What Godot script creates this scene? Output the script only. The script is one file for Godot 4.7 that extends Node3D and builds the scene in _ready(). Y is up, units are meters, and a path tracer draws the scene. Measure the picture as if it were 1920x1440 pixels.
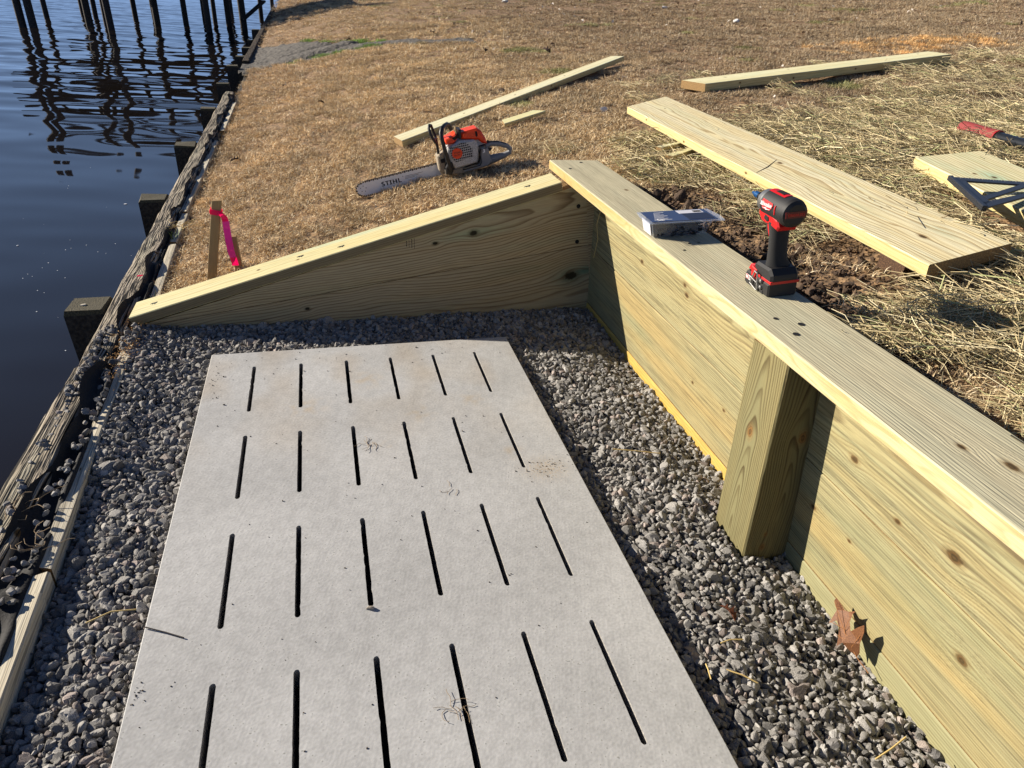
extends Node3D

var counts := {}
var rng := RandomNumberGenerator.new()
var M := {}
var noise := FastNoiseLite.new()
var noise_b := FastNoiseLite.new()

# ---------------------------------------------------------------- mesh builder
class MB:
	var surf := {}
	var order := []

	func tool(mat: Material) -> SurfaceTool:
		if not surf.has(mat):
			var s := SurfaceTool.new()
			s.begin(Mesh.PRIMITIVE_TRIANGLES)
			surf[mat] = s
			order.append(mat)
		return surf[mat]

	func tri(mat: Material, a: Vector3, b: Vector3, c: Vector3, out: Vector3, ua := Vector2.ZERO, ub := Vector2.ZERO, uc := Vector2.ZERO) -> void:
		var n := (c - a).cross(b - a)
		if n.length_squared() < 1e-20:
			return
		n = n.normalized()
		if n.dot(out) < 0:
			var t := b
			b = c
			c = t
			var tu := ub
			ub = uc
			uc = tu
			n = -n
		var s := tool(mat)
		s.set_normal(n); s.set_uv(ua); s.add_vertex(a)
		s.set_normal(n); s.set_uv(ub); s.add_vertex(b)
		s.set_normal(n); s.set_uv(uc); s.add_vertex(c)

	func quad(mat: Material, a: Vector3, b: Vector3, c: Vector3, d: Vector3, out: Vector3, ua := Vector2.ZERO, ub := Vector2.ZERO, uc := Vector2.ZERO, ud := Vector2.ZERO) -> void:
		tri(mat, a, b, c, out, ua, ub, uc)
		tri(mat, a, c, d, out, ua, uc, ud)

	# smooth triangle with a normal at each corner
	func stri(mat: Material, p: Array, n: Array, u: Array, col = null) -> void:
		var f: Vector3 = (p[2] - p[0]).cross(p[1] - p[0])
		var o := [0, 1, 2]
		if f.dot(n[0] + n[1] + n[2]) < 0:
			o = [0, 2, 1]
		var s := tool(mat)
		for k in o:
			s.set_normal(n[k]); s.set_uv(u[k])
			if col != null:
				s.set_color(col[k])
			s.add_vertex(p[k])

	func commit() -> ArrayMesh:
		var m := ArrayMesh.new()
		for mat in order:
			surf[mat].commit(m)
			m.surface_set_material(m.get_surface_count() - 1, mat)
		return m

# ---------------------------------------------------------------- naming and tagging
func numbered(called: String, parent: Node) -> String:
	var key := str(parent.get_instance_id()) + called
	var n: int = counts.get(key, 0)
	counts[key] = n + 1
	return called if n == 0 else "%s_%03d" % [called, n]

func thing(called: String, label: String, category: String, xf := Transform3D.IDENTITY, group := "") -> Node3D:
	var o := Node3D.new()
	o.name = numbered(called, self)
	add_child(o, true)
	o.transform = xf
	tag(o, label, category, group)
	return o

func tag(o: Node, label: String, category: String, group := "", kind := "") -> void:
	if label: o.set_meta("label", label)
	if category: o.set_meta("category", category)
	if group: o.set_meta("group", group)
	if kind: o.set_meta("kind", kind)

func obj(called: String, mesh: Mesh, parent: Node = self, xf := Transform3D.IDENTITY, mat: Material = null) -> MeshInstance3D:
	var o := MeshInstance3D.new()
	o.name = numbered(called, parent)
	o.mesh = mesh
	if mat: o.material_override = mat
	parent.add_child(o, true)
	o.transform = xf
	return o

func struct(called: String, mesh: Mesh, label := "") -> MeshInstance3D:
	var o := obj(called, mesh)
	o.set_meta("kind", "structure")
	if label: o.set_meta("label", label)
	return o

func lettering(text: String, height: float, mat: Material, parent: Node, xf: Transform3D, called := "lettering", fnt := "Droid Sans", bold := true, stretch := 1.0) -> MeshInstance3D:
	var f := SystemFont.new()
	f.font_names = PackedStringArray([fnt])
	f.font_weight = 700 if bold else 400
	var t := TextMesh.new()
	t.font = f
	t.text = text
	t.font_size = 64
	t.pixel_size = height / 46.0
	t.depth = 0.0006
	t.material = mat
	var x2 := xf
	x2.basis = xf.basis * Basis.from_scale(Vector3(stretch, 1, 1))
	return obj(called, t, parent, x2)

# ---------------------------------------------------------------- shape helpers
func frame(a: Vector3, b: Vector3, up := Vector3.UP) -> Transform3D:
	var x := (b - a).normalized()
	var z := x.cross(up).normalized()
	var y := z.cross(x).normalized()
	return Transform3D(Basis(x, y, z), a)

# board lying along x from 0 to len, its top at y = 0, centred on z. mats: broad faces, edges, ends.
func board(length: float, thick: float, wid: float, mats: Array, ch := 0.003, cut0 := 0.0, cut1 := 0.0, segs := 1, wob := 0.0, sd := 0, uv0 := Rect2(0, 0, 1, 1)) -> ArrayMesh:
	var mb := MB.new()
	var w := wid / 2.0
	var sec := [Vector2(-w + ch, 0), Vector2(w - ch, 0), Vector2(w, -ch), Vector2(w, -thick + ch), Vector2(w - ch, -thick), Vector2(-w + ch, -thick), Vector2(-w, -thick + ch), Vector2(-w, -ch)]
	var rings := []
	var r := RandomNumberGenerator.new()
	r.seed = sd + 11
	for i in segs + 1:
		var f := float(i) / segs
		var ring := []
		for k in 8:
			var p: Vector2 = sec[k]
			var x := f * length
			x += lerpf(cut0, cut1, f) * p.x
			var j := Vector3.ZERO
			if wob > 0.0:
				j = Vector3(0, r.randf_range(-wob, wob), r.randf_range(-wob, wob))
			ring.append(Vector3(x, p.y, p.x) + j)
		rings.append(ring)
	for i in segs:
		for k in 8:
			var k2 := (k + 1) % 8
			var a: Vector3 = rings[i][k]
			var b: Vector3 = rings[i + 1][k]
			var c: Vector3 = rings[i + 1][k2]
			var d: Vector3 = rings[i][k2]
			var out := Vector3(0, (sec[k].y + sec[k2].y) / 2 + thick / 2, (sec[k].x + sec[k2].x) / 2)
			var mat: Material = mats[1] if k in [2, 6] else mats[0]
			var ua: Vector2
			var ud: Vector2
			if k in [2, 6]:
				ua = Vector2(0, -sec[k].y / thick)
				ud = Vector2(0, -sec[k2].y / thick)
			elif k == 3 or k == 4 or k == 5:
				ua = Vector2(0, 1.0 - (sec[k].x + w) / wid)
				ud = Vector2(0, 1.0 - (sec[k2].x + w) / wid)
			else:
				ua = Vector2(0, (sec[k].x + w) / wid)
				ud = Vector2(0, (sec[k2].x + w) / wid)
			var f0 := float(i) / segs
			var f1 := float(i + 1) / segs
			var pa := uv0.position + uv0.size * Vector2(f0, ua.y)
			var pb := uv0.position + uv0.size * Vector2(f1, ua.y)
			var pc := uv0.position + uv0.size * Vector2(f1, ud.y)
			var pd := uv0.position + uv0.size * Vector2(f0, ud.y)
			mb.quad(mat, a, b, c, d, out, pa, pb, pc, pd)
	for e in 2:
		var ring: Array = rings[0] if e == 0 else rings[segs]
		var out := Vector3(-1 if e == 0 else 1, 0, 0)
		for k in range(1, 7):
			var us := []
			for q in [0, k, k + 1]:
				us.append(Vector2((sec[q].x + w) / 0.3, -sec[q].y / 0.3))
			mb.tri(mats[2], ring[0], ring[k], ring[k + 1], out, us[0], us[1], us[2])
	return mb.commit()

func tube(mb: MB, mat: Material, pts: Array, radii, sides := 8, caps := true, flat := Vector2(1, 1)) -> void:
	var n := pts.size()
	var rings := []
	var norms := []
	var up := Vector3.UP
	var d0: Vector3 = (pts[1] - pts[0]).normalized()
	if absf(d0.dot(up)) > 0.9: up = Vector3.RIGHT
	var side := d0.cross(up).normalized()
	for i in n:
		var t: Vector3
		if i == 0: t = pts[1] - pts[0]
		elif i == n - 1: t = pts[n - 1] - pts[n - 2]
		else: t = pts[i + 1] - pts[i - 1]
		t = t.normalized()
		side = (side - t * side.dot(t)).normalized()
		var vv := t.cross(side)
		var r: float = radii[i] if radii is Array else radii
		var ring := []
		var nr := []
		for k in sides:
			var a := TAU * k / sides
			var q := side * cos(a) * flat.x + vv * sin(a) * flat.y
			ring.append(pts[i] + q * r)
			nr.append((side * cos(a) / flat.x + vv * sin(a) / flat.y).normalized())
		rings.append(ring)
		norms.append(nr)
	for i in n - 1:
		for k in sides:
			var k2 := (k + 1) % sides
			var u := [Vector2(float(i) / n, float(k) / sides), Vector2(float(i + 1) / n, float(k) / sides), Vector2(float(i + 1) / n, float(k + 1) / sides), Vector2(float(i) / n, float(k + 1) / sides)]
			mb.stri(mat, [rings[i][k], rings[i + 1][k], rings[i + 1][k2]], [norms[i][k], norms[i + 1][k], norms[i + 1][k2]], [u[0], u[1], u[2]])
			mb.stri(mat, [rings[i][k], rings[i + 1][k2], rings[i][k2]], [norms[i][k], norms[i + 1][k2], norms[i][k2]], [u[0], u[2], u[3]])
	if caps:
		for k in sides:
			mb.tri(mat, pts[0], rings[0][k], rings[0][(k + 1) % sides], pts[0] - pts[1])
			mb.tri(mat, pts[n - 1], rings[n - 1][k], rings[n - 1][(k + 1) % sides], pts[n - 1] - pts[n - 2])

# lathe about local y; profile of (radius, height), sharp where the profile turns hard
func lathe(mb: MB, mat: Material, prof: Array, xf: Transform3D, sides := 24) -> void:
	for i in prof.size() - 1:
		var a: Vector2 = prof[i]
		var b: Vector2 = prof[i + 1]
		var nn := Vector2(b.y - a.y, a.x - b.x).normalized()
		for k in sides:
			var t0 := TAU * k / sides
			var t1 := TAU * (k + 1) / sides
			var c0 := Vector3(cos(t0), 0, sin(t0))
			var c1 := Vector3(cos(t1), 0, sin(t1))
			var n0 := (xf.basis * (c0 * nn.x + Vector3.UP * nn.y)).normalized()
			var n1 := (xf.basis * (c1 * nn.x + Vector3.UP * nn.y)).normalized()
			var p0 := xf * (c0 * a.x + Vector3.UP * a.y)
			var p1 := xf * (c1 * a.x + Vector3.UP * a.y)
			var p2 := xf * (c1 * b.x + Vector3.UP * b.y)
			var p3 := xf * (c0 * b.x + Vector3.UP * b.y)
			if a.x > 1e-5: mb.stri(mat, [p0, p1, p2], [n0, n1, n1], [Vector2.ZERO, Vector2.ZERO, Vector2.ZERO])
			if b.x > 1e-5: mb.stri(mat, [p0, p2, p3], [n0, n1, n0], [Vector2.ZERO, Vector2.ZERO, Vector2.ZERO])

# prism: polygon in x,y of xf, from depth z0 to z1, with a chamfer on the rim at both faces
func prism(mb: MB, mat: Material, poly: PackedVector2Array, xf: Transform3D, z0: float, z1: float, ch := 0.0, face_mat: Material = null, uvs := 1.0) -> void:
	var lo := minf(z0, z1)
	var hi := maxf(z0, z1)
	var n := poly.size()
	if Geometry2D.is_polygon_clockwise(poly):
		poly = poly.duplicate()
		poly.reverse()
	var inner := PackedVector2Array()
	for i in n:
		var a := poly[(i + n - 1) % n]
		var b := poly[i]
		var c := poly[(i + 1) % n]
		var d1 := (b - a).normalized()
		var d2 := (c - b).normalized()
		var m := (d1.orthogonal() + d2.orthogonal())
		m = m.normalized() if m.length() > 0.01 else d1.orthogonal()
		var g := maxf(0.45, m.dot(d1.orthogonal()))
		inner.append(b - m * ch / g)
	# orthogonal() of a counter-clockwise walk may point out or in: pick the one that shrinks
	if ch > 0 and absf(area(inner)) > absf(area(poly)):
		for i in n:
			inner[i] = poly[i] * 2 - inner[i]
	var fm: Material = face_mat if face_mat else mat
	var idx := Geometry2D.triangulate_polygon(inner)
	for k in range(0, idx.size(), 3):
		for s in 2:
			var z := lo if s == 0 else hi
			var p := []
			var u := []
			for q in 3:
				var v := inner[idx[k + q]]
				p.append(xf * Vector3(v.x, v.y, z))
				u.append(v * uvs)
			mb.tri(fm, p[0], p[1], p[2], xf.basis * Vector3(0, 0, -1 if s == 0 else 1), u[0], u[1], u[2])
	for i in n:
		var j := (i + 1) % n
		var e := poly[j] - poly[i]
		var outv := Vector3(e.y, -e.x, 0)
		var a := poly[i]
		var b := poly[j]
		var l := e.length() * uvs
		mb.quad(mat, xf * Vector3(a.x, a.y, lo + ch), xf * Vector3(b.x, b.y, lo + ch), xf * Vector3(b.x, b.y, hi - ch), xf * Vector3(a.x, a.y, hi - ch), xf.basis * outv, Vector2(0, 0), Vector2(l, 0), Vector2(l, (hi - lo) * uvs), Vector2(0, (hi - lo) * uvs))
		if ch > 0:
			var ia := inner[i]
			var ib := inner[j]
			mb.quad(mat, xf * Vector3(a.x, a.y, hi - ch), xf * Vector3(b.x, b.y, hi - ch), xf * Vector3(ib.x, ib.y, hi), xf * Vector3(ia.x, ia.y, hi), xf.basis * (outv.normalized() + Vector3(0, 0, 1)))
			mb.quad(mat, xf * Vector3(a.x, a.y, lo + ch), xf * Vector3(b.x, b.y, lo + ch), xf * Vector3(ib.x, ib.y, lo), xf * Vector3(ia.x, ia.y, lo), xf.basis * (outv.normalized() - Vector3(0, 0, 1)))

func area(p: PackedVector2Array) -> float:
	var s := 0.0
	for i in p.size():
		s += p[i].cross(p[(i + 1) % p.size()])
	return s / 2

func P(a: Array) -> PackedVector2Array:
	var r := PackedVector2Array()
	for i in range(0, a.size(), 2):
		r.append(Vector2(a[i], a[i + 1]))
	return r

func T(x: float, y: float, z: float, rx := 0.0, ry := 0.0, rz := 0.0) -> Transform3D:
	return Transform3D(Basis.from_euler(Vector3(rx, ry, rz)), Vector3(x, y, z))

# ---------------------------------------------------------------- plain materials
func mat(c: Color, rough := 0.8, metal := 0.0) -> StandardMaterial3D:
	var m := StandardMaterial3D.new()
	m.albedo_color = c
	m.roughness = rough
	m.metallic = metal
	return m

func lin(r: float, g: float, b: float) -> Color:
	return Color(r, g, b).linear_to_srgb()

# fine mottling for a material whose surface has no texture of its own
func mottled(c0: Color, c1: Color, freq: float, scale: float, rough := 0.85, world := true, bump := 0.0, sd := 1, oct := 4) -> StandardMaterial3D:
	var n := FastNoiseLite.new()
	n.seed = sd
	n.frequency = freq
	n.fractal_octaves = oct
	var g := Gradient.new()
	g.set_color(0, c0)
	g.set_color(1, c1)
	g.set_offset(0, 0.25)
	g.set_offset(1, 0.75)
	var t := NoiseTexture2D.new()
	t.width = 512
	t.height = 512
	t.seamless = true
	t.noise = n
	t.color_ramp = g
	var m := mat(Color.WHITE, rough)
	m.albedo_texture = t
	m.uv1_triplanar = true
	m.uv1_world_triplanar = world
	m.uv1_scale = Vector3.ONE * scale
	if bump > 0:
		var tn := NoiseTexture2D.new()
		tn.width = 512
		tn.height = 512
		tn.seamless = true
		tn.noise = n
		tn.as_normal_map = true
		tn.bump_strength = bump
		m.normal_enabled = true
		m.normal_texture = tn
	return m

func _ready() -> void:
	var cam := Camera3D.new()
	cam.name = "camera"
	cam.position = Vector3(-0.104, 1.162, 0.933)
	cam.rotation = Vector3(-0.525, -0.2822, 0.0654)
	cam.fov = 57.997
	cam.near = 0.05
	cam.far = 400.0
	add_child(cam)
	cam.current = true
	var we := WorldEnvironment.new()
	we.name = "environment"
	var env := Environment.new()
	var sky := Sky.new()
	var sm := ProceduralSkyMaterial.new()
	sm.sky_top_color = Color(0.19, 0.33, 0.64)
	sm.sky_horizon_color = Color(1.05, 1.30, 1.66)
	sm.sky_curve = 0.32
	sm.ground_horizon_color = Color(0.55, 0.62, 0.70)
	sm.ground_bottom_color = Color(0.25, 0.22, 0.18)
	sm.sky_energy_multiplier = 0.42
	sm.sun_angle_max = 12.0
	sky.sky_material = sm
	env.sky = sky
	env.background_mode = Environment.BG_SKY
	env.tonemap_mode = Environment.TONE_MAPPER_LINEAR
	env.tonemap_exposure = 1.97
	env.sdfgi_enabled = true
	env.ssao_enabled = true
	env.ssil_enabled = true
	we.environment = env
	add_child(we)
	var sun := DirectionalLight3D.new()
	sun.name = "sun"
	sun.light_energy = 1.6
	sun.light_color = Color(1.0, 0.955, 0.89)
	sun.light_angular_distance = 0.5
	sun.shadow_enabled = true
	var to := Vector3(1.0, -0.47, 0.60)
	sun.basis = Basis.looking_at(to.normalized(), Vector3.UP)
	add_child(sun)

	rng.seed = 4242
	noise.seed = 9
	noise.frequency = 1.0
	noise.fractal_octaves = 2
	noise_b.seed = 31
	noise_b.frequency = 1.0
	noise_b.fractal_octaves = 1
	M.black = mat(Color(0.03, 0.03, 0.03), 0.8)
	M.ink = mat(Color(0.08, 0.08, 0.085), 0.7)
	M.white = mat(Color(0.86, 0.86, 0.86), 0.5)
	M.tick = mat(Color(0.45, 0.46, 0.47), 0.6)
	M.pale = mat(Color(0.70, 0.67, 0.60), 0.9)
	M.wet_wood = mottled(Color(0.22, 0.15, 0.10), Color(0.36, 0.26, 0.17), 0.04, 8.0, 0.9, false)
	make_woods()
	build_ground()
	build_water()
	build_slab()
	build_wall()
	build_bulkhead()
	build_pier()
	build_gravel()
	build_grass()
	build_lumber()
	build_chainsaw()
	build_driver()
	build_tray()
	build_stakes()
	build_litter()

# ---------------------------------------------------------------- wood: a board's face computed as a slice through growth rings
# kind 0 = quarter sawn (tight parallel lines), 1 = plain sawn (cathedrals). knots: [u, v, radius] in metres
func wood_image(length: float, wid: float, ppm: float, sd: int, kind: int, rings: float, base: Color, late: Color, stripe: Color, knots: Array, opt := {}) -> ImageTexture:
	var w := int(length * ppm)
	var h := int(wid * ppm)
	var buf := PackedByteArray()
	buf.resize(w * h * 3)
	var hb := PackedByteArray()
	if opt.has("bump"):
		hb.resize(w * h * 3)
	var n := FastNoiseLite.new()
	n.seed = sd
	n.frequency = 1.0
	n.fractal_octaves = 3
	var n2 := FastNoiseLite.new()
	n2.seed = sd + 7
	n2.frequency = 1.0
	n2.fractal_octaves = 2
	var green: Color = opt.get("green", Color(0.55, 0.66, 0.52))
	var green_amt: float = opt.get("green_amt", 0.25)
	var stripe_amt: float = opt.get("stripe_amt", 0.5)
	var line_amt: float = opt.get("line_amt", 0.6)
	var depth0: float = opt.get("depth", 0.03)
	var warp: float = opt.get("warp", 1.0)
	var knot_tone: float = opt.get("knot", 1.0)
	var crack: float = opt.get("crack", 0.0)
	var vc0: float = opt.get("centre", 0.5) * wid
	var green_at: Array = opt.get("stains", [])
	var tone_f: float = opt.get("tone", 16.0)
	var wane: Array = opt.get("wane", [])
	var at := 0
	var vcs := PackedFloat32Array()
	var deps := PackedFloat32Array()
	for x in w:
		var u := x / ppm
		vcs.append(vc0 + 0.035 * warp * n.get_noise_2d(u * 0.9, 31.0))
		deps.append(depth0 + 0.02 * warp * n.get_noise_2d(u * 0.7, 77.0) + 0.05 * (u / length - 0.5) * warp)
	for y in h:
		var v := (y + 0.5) / ppm
		for x in w:
			var u := (x + 0.5) / ppm
			var vv := v
			var inside := 0.0
			var ring := 0.0
			for k in knots:
				var du: float = u - k[0]
				var kr: float = k[2]
				if absf(du) < kr * 9.0:
					var dv: float = vv - k[1]
					var q := du * du / (kr * kr * 9.0) + dv * dv / (kr * kr * 5.0)
					if q < 6.0:
						vv = k[1] + dv * (1.0 - 0.8 * exp(-q))
					var e := sqrt(du * du / 2.6 + (v - k[1]) * (v - k[1])) / (kr * 0.62)
					e += 0.25 * n.get_noise_2d(u * 60.0, v * 60.0)
					if e < 2.2:
						inside = maxf(inside, 0.25 * clampf(2.2 - e, 0, 1) + 0.62 * clampf((1.25 - e) * 2.2, 0, 1))
						ring = e
			var n1 := n.get_noise_2d(u * 1.4, vv * 9.0)
			var r: float
			if kind == 0:
				r = vv * rings + n1 * 1.2 * warp
			else:
				var dv2 := vv - vcs[x]
				r = sqrt(dv2 * dv2 + deps[x] * deps[x]) * rings + n1 * 1.1 * warp
			var fl := floorf(r)
			var s := r - fl
			var line := 0.0
			if s > 0.45:
				line = (s - 0.45) / 0.45 if s < 0.9 else (1.0 - s) * 10.0
			line *= 0.72 + 0.28 * sin(fl * 12.9898) * sin(fl * 3.7) + 0.25 * n1
			var fib := n2.get_noise_2d(u * 9.0, v * 520.0)
			var tone := n2.get_noise_2d(u * 0.45 + 50.0, vv * tone_f)
			var st := clampf(tone * 1.6 + 0.35, 0, 1) * stripe_amt
			var gr := clampf(n.get_noise_2d(u * 0.9 + 13.0, v * 7.0 + 9.0) * 2.0, 0, 1) * green_amt
			for k in green_at:
				var gx: float = (u - k[0]) / k[2]
				var gy: float = (v - k[1]) / k[3]
				gr = maxf(gr, k[4] * exp(-gx * gx - gy * gy))
			var cr := base.r + (stripe.r - base.r) * st
			var cg := base.g + (stripe.g - base.g) * st
			var cb := base.b + (stripe.b - base.b) * st
			cr += (green.r - cr) * gr
			cg += (green.g - cg) * gr
			cb += (green.b - cb) * gr
			for k in wane:      # a strip of bark left on the edge
				var wx: float = (u - k[0]) / k[2]
				var wy: float = (v - k[1] - 0.012 * n1) / k[3]
				var wa: float = k[4] * clampf(1.6 - (wx * wx + wy * wy) * 1.6 + fib * 0.5, 0, 1)
				cr += (0.34 - cr) * wa
				cg += (0.29 - cg) * wa
				cb += (0.22 - cb) * wa
			var la := clampf(line * line_amt, 0, 1)
			cr += (late.r - cr) * la
			cg += (late.g - cg) * la
			cb += (late.b - cb) * la
			if inside > 0.0:
				var kd := (0.45 + 0.14 * sin(ring * 11.0) + 0.30 * ring) * knot_tone
				cr += (0.36 * kd + 0.07 - cr) * inside
				cg += (0.24 * kd + 0.07 - cg) * inside
				cb += (0.13 * kd + 0.04 - cb) * inside
			var f := 1.0 + fib * 0.11
			if crack > 0.0:
				var ck := n.get_noise_2d(u * 2.2 + 5.0, v * 95.0 + 3.0)
				if ck > 0.12:
					f *= 1.0 - clampf((ck - 0.12) * 6.0, 0, 1) * crack
			buf[at] = int(clampf(cr * f, 0, 1) * 255.0)
			buf[at + 1] = int(clampf(cg * f, 0, 1) * 255.0)
			buf[at + 2] = int(clampf(cb * f, 0, 1) * 255.0)
			if hb.size() > 0:
				var hv := int(clampf(0.75 - line * 0.55 + fib * 0.12 - (1.0 - f) * 0.9 - inside * 0.15, 0, 1) * 255.0)
				hb[at] = hv
				hb[at + 1] = hv
				hb[at + 2] = hv
			at += 3
	var img := Image.create_from_data(w, h, false, Image.FORMAT_RGB8, buf)
	if hb.size() > 0:
		var hi := Image.create_from_data(w, h, false, Image.FORMAT_RGB8, hb)
		hi.bump_map_to_normal_map(opt["bump"])
		last_normal = ImageTexture.create_from_image(hi)
	else:
		last_normal = null
	return ImageTexture.create_from_image(img)

var last_normal: ImageTexture

func wood(length: float, wid: float, ppm: float, sd: int, kind: int, rings: float, base: Color, late: Color, stripe: Color, knots: Array, opt := {}) -> StandardMaterial3D:
	var m := mat(Color.WHITE, opt.get("rough", 0.72))
	m.albedo_texture = wood_image(length, wid, ppm, sd, kind, rings, base, late, stripe, knots, opt)
	if last_normal:
		m.normal_enabled = true
		m.normal_texture = last_normal
		m.normal_scale = 1.0
	m.metallic_specular = 0.3
	return m

func tinted(m: StandardMaterial3D, c: Color, scale := Vector3.ONE, offset := Vector3.ZERO) -> StandardMaterial3D:
	var d: StandardMaterial3D = m.duplicate()
	d.albedo_color = c
	d.uv1_scale = scale
	d.uv1_offset = offset
	return d

func make_woods() -> void:
	var pale := Color(0.80, 0.76, 0.60)
	var honey := Color(0.80, 0.69, 0.45)
	var olive := Color(0.64, 0.63, 0.44)
	var dark := Color(0.42, 0.34, 0.20)
	# the wall's top plank: wavy cathedral grain with knots; u runs from the far end, v from the top edge
	M.plank_top = wood(2.94, 0.252, 690, 3, 1, 150, Color(0.599, 0.575, 0.432), Color(0.352, 0.298, 0.199), Color(0.620, 0.557, 0.383), [[0.82, 0.09, 0.008], [0.84, 0.115, 0.010], [0.51, 0.13, 0.010], [1.624, 0.155, 0.011], [1.77, 0.20, 0.007], [1.90, 0.17, 0.016], [2.35, 0.12, 0.01]], {"wane": [[1.80, 0.055, 0.26, 0.012, 0.8], [1.98, 0.075, 0.14, 0.010, 0.6]], "crack": 0.16, "green_amt": 0.2, "green": Color(0.541, 0.554, 0.419), "depth": 0.05, "centre": 0.35, "warp": 0.9, "line_amt": 0.62, "bump": 1.2})
	# the middle plank: tight straight grain with olive and honey bands
	M.plank_mid = wood(2.94, 0.245, 690, 8, 0, 165, Color(0.590, 0.565, 0.423), Color(0.370, 0.317, 0.210), Color(0.66, 0.575, 0.38), [[1.14, 0.09, 0.006], [0.955, 0.105, 0.006], [1.556, 0.093, 0.008], [1.99, 0.086, 0.012], [1.68, 0.085, 0.005]], {"crack": 0.12, "tone": 8.0, "green_amt": 0.4, "green": Color(0.515, 0.535, 0.408), "warp": 0.5, "line_amt": 0.66, "stripe_amt": 0.7, "bump": 1.5})
	M.plank_low = wood(1.5, 0.2, 690, 21, 0, 130, Color(0.565, 0.555, 0.420), Color(0.390, 0.353, 0.239), Color(0.608, 0.584, 0.425), [], {"green_amt": 0.2, "green": Color(0.523, 0.535, 0.408), "warp": 0.4, "line_amt": 0.6})
	M.plank_yellow = wood(1.5, 0.2, 400, 23, 1, 90, Color(0.72, 0.61, 0.31), Color(0.56, 0.40, 0.18), Color(0.72, 0.63, 0.38), [[0.45, 0.05, 0.012]], {"green_amt": 0.0, "line_amt": 0.4})
	# the cap: greyed pale top, cream and amber edge
	M.cap_top = wood(3.21, 0.2, 630, 5, 0, 120, Color(0.717, 0.688, 0.573), Color(0.544, 0.501, 0.400), Color(0.668, 0.639, 0.531), [[0.47, 0.06, 0.008], [0.98, 0.09, 0.005], [1.05, 0.07, 0.005], [2.10, 0.12, 0.008], [2.165, 0.082, 0.012]], {"crack": 0.06, "green_amt": 0.45, "green": Color(0.696, 0.696, 0.595), "warp": 0.7, "line_amt": 0.3, "stripe_amt": 0.8, "bump": 0.8})
	M.cap_edge = wood(3.21, 0.04, 630, 15, 1, 110, Color(0.731, 0.685, 0.535), Color(0.657, 0.529, 0.310), Color(0.708, 0.603, 0.393), [], {"green_amt": 0.0, "depth": 0.08, "warp": 2.4, "line_amt": 0.55, "stripe_amt": 0.9})
	# the post: olive cathedrals, a knot on either visible face; u runs up from the foot
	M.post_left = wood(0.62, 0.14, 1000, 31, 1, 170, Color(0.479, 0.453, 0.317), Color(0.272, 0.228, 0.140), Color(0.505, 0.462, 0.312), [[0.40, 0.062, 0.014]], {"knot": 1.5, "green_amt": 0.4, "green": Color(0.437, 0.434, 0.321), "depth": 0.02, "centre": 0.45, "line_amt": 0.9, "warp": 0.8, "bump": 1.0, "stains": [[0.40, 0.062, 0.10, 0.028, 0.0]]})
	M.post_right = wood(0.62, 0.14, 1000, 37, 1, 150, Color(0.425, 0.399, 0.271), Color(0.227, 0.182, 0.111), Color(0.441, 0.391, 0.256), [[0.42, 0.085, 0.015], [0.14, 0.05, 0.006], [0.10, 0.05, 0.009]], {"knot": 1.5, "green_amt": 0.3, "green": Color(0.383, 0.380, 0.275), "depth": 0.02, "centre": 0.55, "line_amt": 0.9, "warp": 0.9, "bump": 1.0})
	# the wing: pale boards with long brown lines, blue-green treatment stains about the knots
	M.wing_up = wood(1.95, 0.32, 800, 41, 1, 105, Color(0.683, 0.617, 0.477), Color(0.388, 0.300, 0.202), Color(0.679, 0.587, 0.427), [[1.484, 0.186, 0.014], [1.33, 0.20, 0.009], [1.64, 0.05, 0.006]], {"knot": 0.25, "green_amt": 0.12, "depth": 0.05, "centre": 0.4, "warp": 1.0, "line_amt": 0.8, "stains": [[1.484, 0.186, 0.13, 0.02, 0.45]]})
	M.wing_low = wood(1.95, 0.32, 800, 43, 1, 90, Color(0.661, 0.597, 0.465), Color(0.377, 0.290, 0.201), Color(0.670, 0.587, 0.427), [[1.87, 0.131, 0.024], [0.80, 0.06, 0.008]], {"knot": 0.25, "green_amt": 0.15, "depth": 0.06, "centre": 0.7, "warp": 1.0, "line_amt": 0.75, "green": Color(0.344, 0.448, 0.360), "stains": [[1.87, 0.131, 0.07, 0.04, 0.5], [1.93, 0.12, 0.06, 0.02, 0.8], [1.35, 0.27, 0.30, 0.03, 0.6]]})
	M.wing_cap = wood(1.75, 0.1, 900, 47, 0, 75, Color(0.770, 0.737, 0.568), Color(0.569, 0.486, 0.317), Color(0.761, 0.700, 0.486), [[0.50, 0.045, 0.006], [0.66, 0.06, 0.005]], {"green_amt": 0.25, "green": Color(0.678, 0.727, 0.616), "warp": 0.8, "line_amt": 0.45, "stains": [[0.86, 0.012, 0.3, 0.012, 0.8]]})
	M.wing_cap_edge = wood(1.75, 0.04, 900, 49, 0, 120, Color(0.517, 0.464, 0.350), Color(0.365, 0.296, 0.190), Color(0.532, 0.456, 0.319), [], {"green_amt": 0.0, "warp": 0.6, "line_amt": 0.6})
	# the wide loose plank: bold cathedrals, stains, one eye knot
	M.big = wood(2.45, 0.33, 720, 53, 1, 68, Color(0.832, 0.800, 0.663), Color(0.574, 0.482, 0.323), Color(0.828, 0.751, 0.546), [[1.48, 0.16, 0.013], [2.30, 0.20, 0.013], [0.25, 0.15, 0.006]], {"crack": 0.05, "green_amt": 0.25, "green": Color(0.722, 0.767, 0.658), "depth": 0.04, "centre": 0.5, "warp": 1.1, "line_amt": 0.75, "bump": 0.8, "stains": [[2.0, 0.2, 0.08, 0.02, 0.5], [2.3, 0.12, 0.07, 0.02, 0.5]]})
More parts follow.
